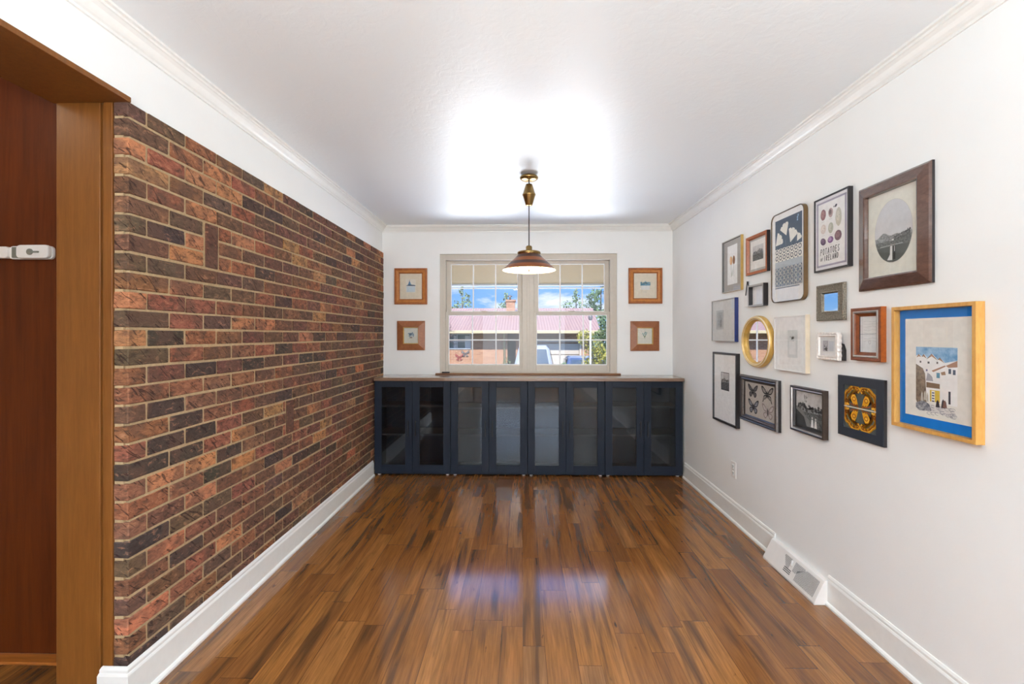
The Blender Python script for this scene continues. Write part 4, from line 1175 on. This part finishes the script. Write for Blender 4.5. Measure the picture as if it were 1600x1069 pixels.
for (x0, x1) in ((-2.60, -2.38), (-3.12, -3.00)):
    cr = MB()
    n = 8
    cr.loops([[(x0 + (x1 - x0) * k / n, -.002 - .014 * (k % 2), hz(.74)) for k in range(n + 1)], [(x0 + (x1 - x0) * k / n, -.005 - .012 * (k % 2), hz(1.30)) for k in range(n + 1)]], 0, False, False)
    cr.build('curtain', M['extwhite'], wf)
gd = MB()
for k in range(4): gd.box(.72, 2.60, .03, .08, .02 + k * .51, .50 + k * .51)
gd.build('garage_door', M['creamdoor'], t, .008)
fr = MB(); trimframe(fr, .62, 2.70, 0, hz(1.14), -.03, .03, .09, .09, .001, .13); fr.build('garage_frame', M['creamdoor'], t)

# two metal butterflies on the house front
def metal_fly(x, z_, s, m, lab):
    b = MB()
    for sg in (-1, 1):
        b.prism([(0, 0), (sg * .5 * s, .45 * s), (sg * .55 * s, .05 * s), (sg * .15 * s, -.05 * s)], 1, -.02, 0)
        b.prism([(0, 0), (sg * .15 * s, -.05 * s), (sg * .42 * s, -.40 * s), (sg * .12 * s, -.5 * s)], 1, -.02, 0)
    o = b.build('wall_butterfly', m, None, 0, (x, HY - .012, z_)); tag(o, lab, 'ornament')
metal_fly(-2.86, .34, .34, M['redmetal'], 'red metal butterfly on the brick front of the house across the street')
metal_fly(-2.58, .50, .34, M['greymetal'], 'grey metal butterfly on the brick front of the house across the street')

# --- trees and shrubs
def foliage(mb, pts, size, n, r):
    for (cx, cy, cz, rx, rz) in pts:
        for _ in range(n):
            while True:
                u = Vector((r.uniform(-1, 1), r.uniform(-1, 1), r.uniform(-1, 1)))
                if .2 < u.length < 1: break
            p = Vector((cx + u.x * rx, cy + u.y * rx, cz + u.z * rz))
            a = Vector((r.gauss(0, 1), r.gauss(0, 1), r.gauss(0, 1))).normalized() * size * r.uniform(.6, 1.3)
            e = a.cross(Vector((r.gauss(0, 1), r.gauss(0, 1), r.gauss(0, 1)))).normalized() * size * .55
            mb.add([p - a, p + e, p + a, p - e], [(0, 1, 2, 3)])
def conifer(x, y, top, rad, m, label, seed, spread=1.0, name='conifer', group=None):
    r = random.Random(seed)
    t = thing(name, label, 'tree', (x, y, GZ), 0, group)
    H = top - GZ
    MB().tube([(0, 0, 0), (0, 0, H * .95)], .14, 8, 0, .02).build('trunk', M['bark'], t)
    b = MB(); pts = []
    lv = 11
    for k in range(lv):
        f = k / (lv - 1); zz = H * (.16 + .82 * f); rr = rad * (1 - f) ** .62 + .12
        for q in range(max(1, int(7 * (1 - f)) + 1)):
            a = r.uniform(0, 2 * PI); d = rr * r.uniform(.35, .85)
            pts.append((d * math.cos(a), d * math.sin(a), zz + r.uniform(-.1, .1) * H * .1, rr * .42 + .08, H * .06))
    foliage(b, pts, .12 * spread, 34, r)
    b.build('foliage', m, t, fix=False)
    return t
CG = 'conifers behind the house across the street'
conifer(-4.15, 32.0, 4.5, 1.9, M['conifer'], 'grey-green conifer behind the left end of the tiled roof', 3, group=CG)
conifer(-1.24, 35.5, 4.5, 1.3, M['conifer'], 'small grey-green conifer just left of the brick chimney', 4, group=CG)
conifer(3.75, 32.0, 4.4, 1.8, M['conifer'], 'pointed grey-green conifer behind the garage end of the tiled roof', 5, group=CG)
conifer(6.35, 37.2, 6.3, 2.3, M['conifer2'], 'large dark conifer at the right end of the house across the street', 6, 1.3, group=CG)
def shrub(name, label, x, y, base, pts, m, size, n, seed):
    r = random.Random(seed); t = thing(name, label, 'shrub', (x, y, GZ))
    for k in range(3): MB().tube([(0, 0, 0), (r.uniform(-.15, .15), r.uniform(-.1, .1), pts[0][2])], .025, 6, 0, .01).build('stem', M['bark'], t)
    b = MB(); foliage(b, pts, size, n, r); b.build('foliage', m, t, fix=False)
shrub('leafy_shrub', 'tall yellow-green shrub at the right side of the garage', 2.36, 15.4, 0,
      [(-.25, 0, 2.35, .30, .26), (.05, 0, 2.0, .36, .3), (-.05, .1, 1.5, .36, .35), (.22, 0, 1.1, .4, .4), (.1, .1, .6, .45, .4), (.25, 0, 1.7, .3, .3)], M['yellowgreen'], .055, 240, 9)
shrub('leafy_shrub', 'mid green shrub behind the tall yellow-green shrub', 3.40, 19.75, 0,
      [(0, 0, 1.1, .4, .5), (.05, 0, 1.8, .38, .5), (-.05, 0, .6, .4, .5), (0, 0, 2.4, .3, .4)], M['midgreen'], .07, 200, 10)
shrub('dwarf_conifer', 'small dark green dwarf conifer beside the blue car', 1.40, 15.3, 0, [(0, 0, 1.25, .12, .3), (0, 0, .8, .24, .4), (0, 0, .4, .32, .35)], M['conifer2'], .05, 160, 12)
shrub('flowering_shrub', 'pale shrub by the brown entry door', -.64, 19.6, 0, [(0, 0, 1.2, .2, .3), (.05, 0, .6, .25, .4)], M['midgreen'], .05, 60, 13)

t = thing('bare_tree', 'bare twiggy tree in front of the left end of the tiled roof', 'tree', (-3.0, 17.0, GZ))
b = MB(); r = random.Random(5)
MB().tube([(-.6, 0, 0), (-.5, 0, 1.6), (-.35, 0, 2.6)], .07, 8, 0, .04).build('trunk', M['bark'], t)
def branch(p, d, L, rad, depth):
    q = p + d * L
    b.tube([p, p + d * L * .5 + Vector((r.uniform(-.03, .03),) * 3), q], rad, 5, 0, rad * .6)
    if depth:
        for _ in range(3):
            nd = (d + Vector((r.uniform(-.7, .9), r.uniform(-.5, .5), r.uniform(-.7, .5)))).normalized()
            branch(p + d * L * r.uniform(.5, 1), nd, L * .62, rad * .55, depth - 1)
for d in ((.8, .1, .25), (.7, -.2, .6), (.5, .2, .9), (.9, 0, -.05)):
    branch(Vector((-.4, 0, 2.35)), Vector(d).normalized(), .55, .022, 3)
b.build('branches', M['bark'], t)

# --- vehicles
def vehicle(name, label, x, y, wd, L, H, m, hood=False):
    """seen from its tail; the tail is at y, the nose points away"""
    t = thing(name, label, 'car', (x, y, GZ))
    hw_ = wd / 2
    def sec(yy, zb, zm, zt, k):
        return [(-hw_ * .96, yy, zb), (-hw_, yy, zb + .15), (-hw_, yy, zm - .08), (-hw_ * .97, yy, zm), (-hw_ * k, yy, zt - .06), (-hw_ * k * .86, yy, zt), (hw_ * k * .86, yy, zt), (hw_ * k, yy, zt - .06), (hw_ * .97, yy, zm), (hw_, yy, zm - .08), (hw_, yy, zb + .15), (hw_ * .96, yy, zb)]
    zm = H * .58
    rings = [sec(0, .28, zm * .96, zm * 1.0, .9), sec(.12, .24, zm, zm * 1.06, .86), sec(.55, .22, zm, H * .97, .74), sec(1.0, .22, zm, H, .74), sec(L * .52, .22, zm, H * .99, .74), sec(L * .70, .22, zm, zm * 1.06, .88), sec(L * .95, .24, zm * .9, zm * .92, .86), sec(L, .30, zm * .8, zm * .82, .8)]
    MB().loops(rings, 0, False, True, None, True, True).build('body', m, t, .02)
    g = MB()
    g.add([(-hw_ * .70, .140, H * .66), (hw_ * .70, .140, H * .66), (hw_ * .60, .462, H * .925), (-hw_ * .60, .462, H * .925)], [(0, 1, 2, 3)])
    o = g.build('rear_window', M['carglass'], t); s = o.modifiers.new('thick', 'SOLIDIFY'); s.thickness = .03
    for sg in (-1, 1):
        MB().add([(sg * hw_ * .985, .6, zm + .02), (sg * hw_ * .985, L * .58, zm + .02), (sg * hw_ * .80, L * .52, H * .93), (sg * hw_ * .80, .7, H * .93)], [(0, 1, 2, 3)]).build('side_window', M['carglass'], t)
        MB().box(sg * hw_ * .92 - .09, sg * hw_ * .92 + .07, -.02, .10, zm * .72, zm * .9).build('tail_light', M['taillight'], t, .01)
        for wy in (L * .2, L * .8):
            o = MB().lathe([(.02, -.1), (.30, -.1), (.33, -.07), (.33, .07), (.30, .1), (.02, .1)], n=24, cap0=True, cap1=True).build('wheel', M['tyre'], t)
            o.matrix_basis = Matrix.Translation((sg * (hw_ - .12), wy, .33)) @ Matrix.Rotation(PI / 2, 4, 'Y')
vehicle('white_car', 'white car parked before the cream garage door', .47, 17.7, 1.62, 3.1, 2.02, M['whitepaint'])
vehicle('blue_car', 'blue car parked at the curb beside the small dark conifer', 2.30, 16.2, 1.70, 3.0, 1.66, M['bluepaint'])
t = thing('lamp_post', 'thin white post standing in front of the garage end of the house', 'post', (2.12, 14.3, GZ))
MB().tube([(0, 0, 0), (0, 0, 2.92)], .028, 8).build('pole', M['extwhite'], t)
MB().lathe([(.05, 2.90), (.07, 2.96), (.06, 3.04), (.01, 3.08)], n=12).build('cap', M['greymetal'], t)

# ================================================================= SKY, SUN, LAMPS
w = bpy.data.worlds.new('sky'); SC.world = w; w.use_nodes = True
nt = NT(w.node_tree); w.node_tree.nodes.clear()
dirv = nt.coords('Generated')
dz = nt.sep(dirv)[2]
blue = nt.ramp(dz, [(0.0, S(166, 204, 240)), (0.06, S(122, 176, 236)), (0.14, S(104, 160, 232)), (0.6, S(88, 140, 220))])
cl = nt.noise(nt.mapping(dirv, (1, 1, 2.6)), 5.0, 6.0, 0.6, 0.3)
low = nt.ramp(dz, [(0.0, 0.10), (0.05, 0.02), (0.12, 0.0)])
cm = nt.ramp(nt.math('ADD', cl, low), [(0.52, 0.0), (0.66, 0.85)])
col = nt.mix(cm, blue, (0.92, 0.95, 1.0, 1))
bg = nt.n('ShaderNodeBackground'); nt.set(bg.inputs[0], col)
# sky strength raised well above the roofs to brighten reflections and room
nt.set(bg.inputs[1], nt.ramp(dz, [(0.0, 1.0), (0.11, 1.0), (0.22, 1.0)]))
SKY_GAIN = nt.math('ADD', 0.92, nt.math('MULTIPLY', nt.ramp(dz, [(0.10, 0.0), (0.24, 1.0)]), 3.2))
nt.set(bg.inputs[1], SKY_GAIN)
out = nt.n('ShaderNodeOutputWorld'); w.node_tree.links.new(bg.outputs[0], out.inputs[0])

def light(name, typ, loc, energy, col=(1, 1, 1), target=None, **kw):
    d = bpy.data.lights.new(name, typ); d.energy = energy; d.color = col
    for k, v in kw.items(): setattr(d, k, v)
    o = bpy.data.objects.new(name, d); COL.objects.link(o); o.location = loc
    if target is not None: o.rotation_euler = (Vector(target) - Vector(loc)).to_track_quat('-Z', 'Y').to_euler()
    return o
light('sun', 'SUN', (0, -10, 20), 9.5, (1, .95, .87), (4.0, 6.0, 4.0), angle=math.radians(.6))
light('rear_window_fill', 'AREA', ((RW0 + RW1) / 2, YB - .16, 1.30), 62, (.88, .95, 1.0), ((RW0 + RW1) / 2, 5, 1.30), shape='RECTANGLE', size=RW1 - RW0, size_y=RZ1 - RZ0)  # area lamp added outside the unseen rear window to brighten the room
light('rear_down_fill', 'AREA', (.05, -1.4, ZC - .03), 26, (1.0, .98, .95), (.05, -1.4, 0), shape='DISK', size=.5)  # lamp without a fixture, added behind the camera as fill
light('uplight_fill', 'AREA', (.05, -1.5, 1.5), 240, (.87, .95, 1.0), (.05, -1.5, 3), shape='DISK', size=1.4)  # unseen upward lamp added to brighten the ceiling
light('ground_bounce_fill', 'AREA', (.06, D + 2.1, .14), 36, (.94, .975, 1.0), (.06, D + .02, 1.42), shape='RECTANGLE', size=2.6, size_y=1.1, spread=math.radians(70))  # added lamp below the window, stands in for light bounced off the ground
light('pendant_bulb', 'POINT', (LX, LY, 1.69), 12, (1.0, .91, .76), shadow_soft_size=.03)
light('hall_light', 'POINT', (-2.25, 1.3, 2.36), 4.0, (1.0, .86, .68), shadow_soft_size=.12)

# ================================================================= CAMERA
cam = bpy.data.cameras.new('camera'); co = bpy.data.objects.new('camera', cam); COL.objects.link(co)
FPX = 720.0
cam.sensor_width = 36.0; cam.sensor_fit = 'HORIZONTAL'
cam.lens = 36.0 * FPX / 1600.0
cam.shift_y = -11.0 / 1600.0
cam.clip_start = .05; cam.clip_end = 500
co.location = (0, 0, EYE)
co.rotation_euler = (PI / 2, 0, math.atan(15.5 / FPX))
SC.camera = co

SC.view_settings.view_transform = 'Standard'
SC.view_settings.look = 'None'
SC.view_settings.exposure = 0.33
SC.view_settings.gamma = 1.0
SC.view_settings.use_curve_mapping = False
SC.cycles.max_bounces = 10
SC.cycles.diffuse_bounces = 6
SC.cycles.transparent_max_bounces = 16
SC.cycles.sample_clamp_indirect = 6.0
SC.cycles.caustics_reflective = False
SC.cycles.caustics_refractive = False
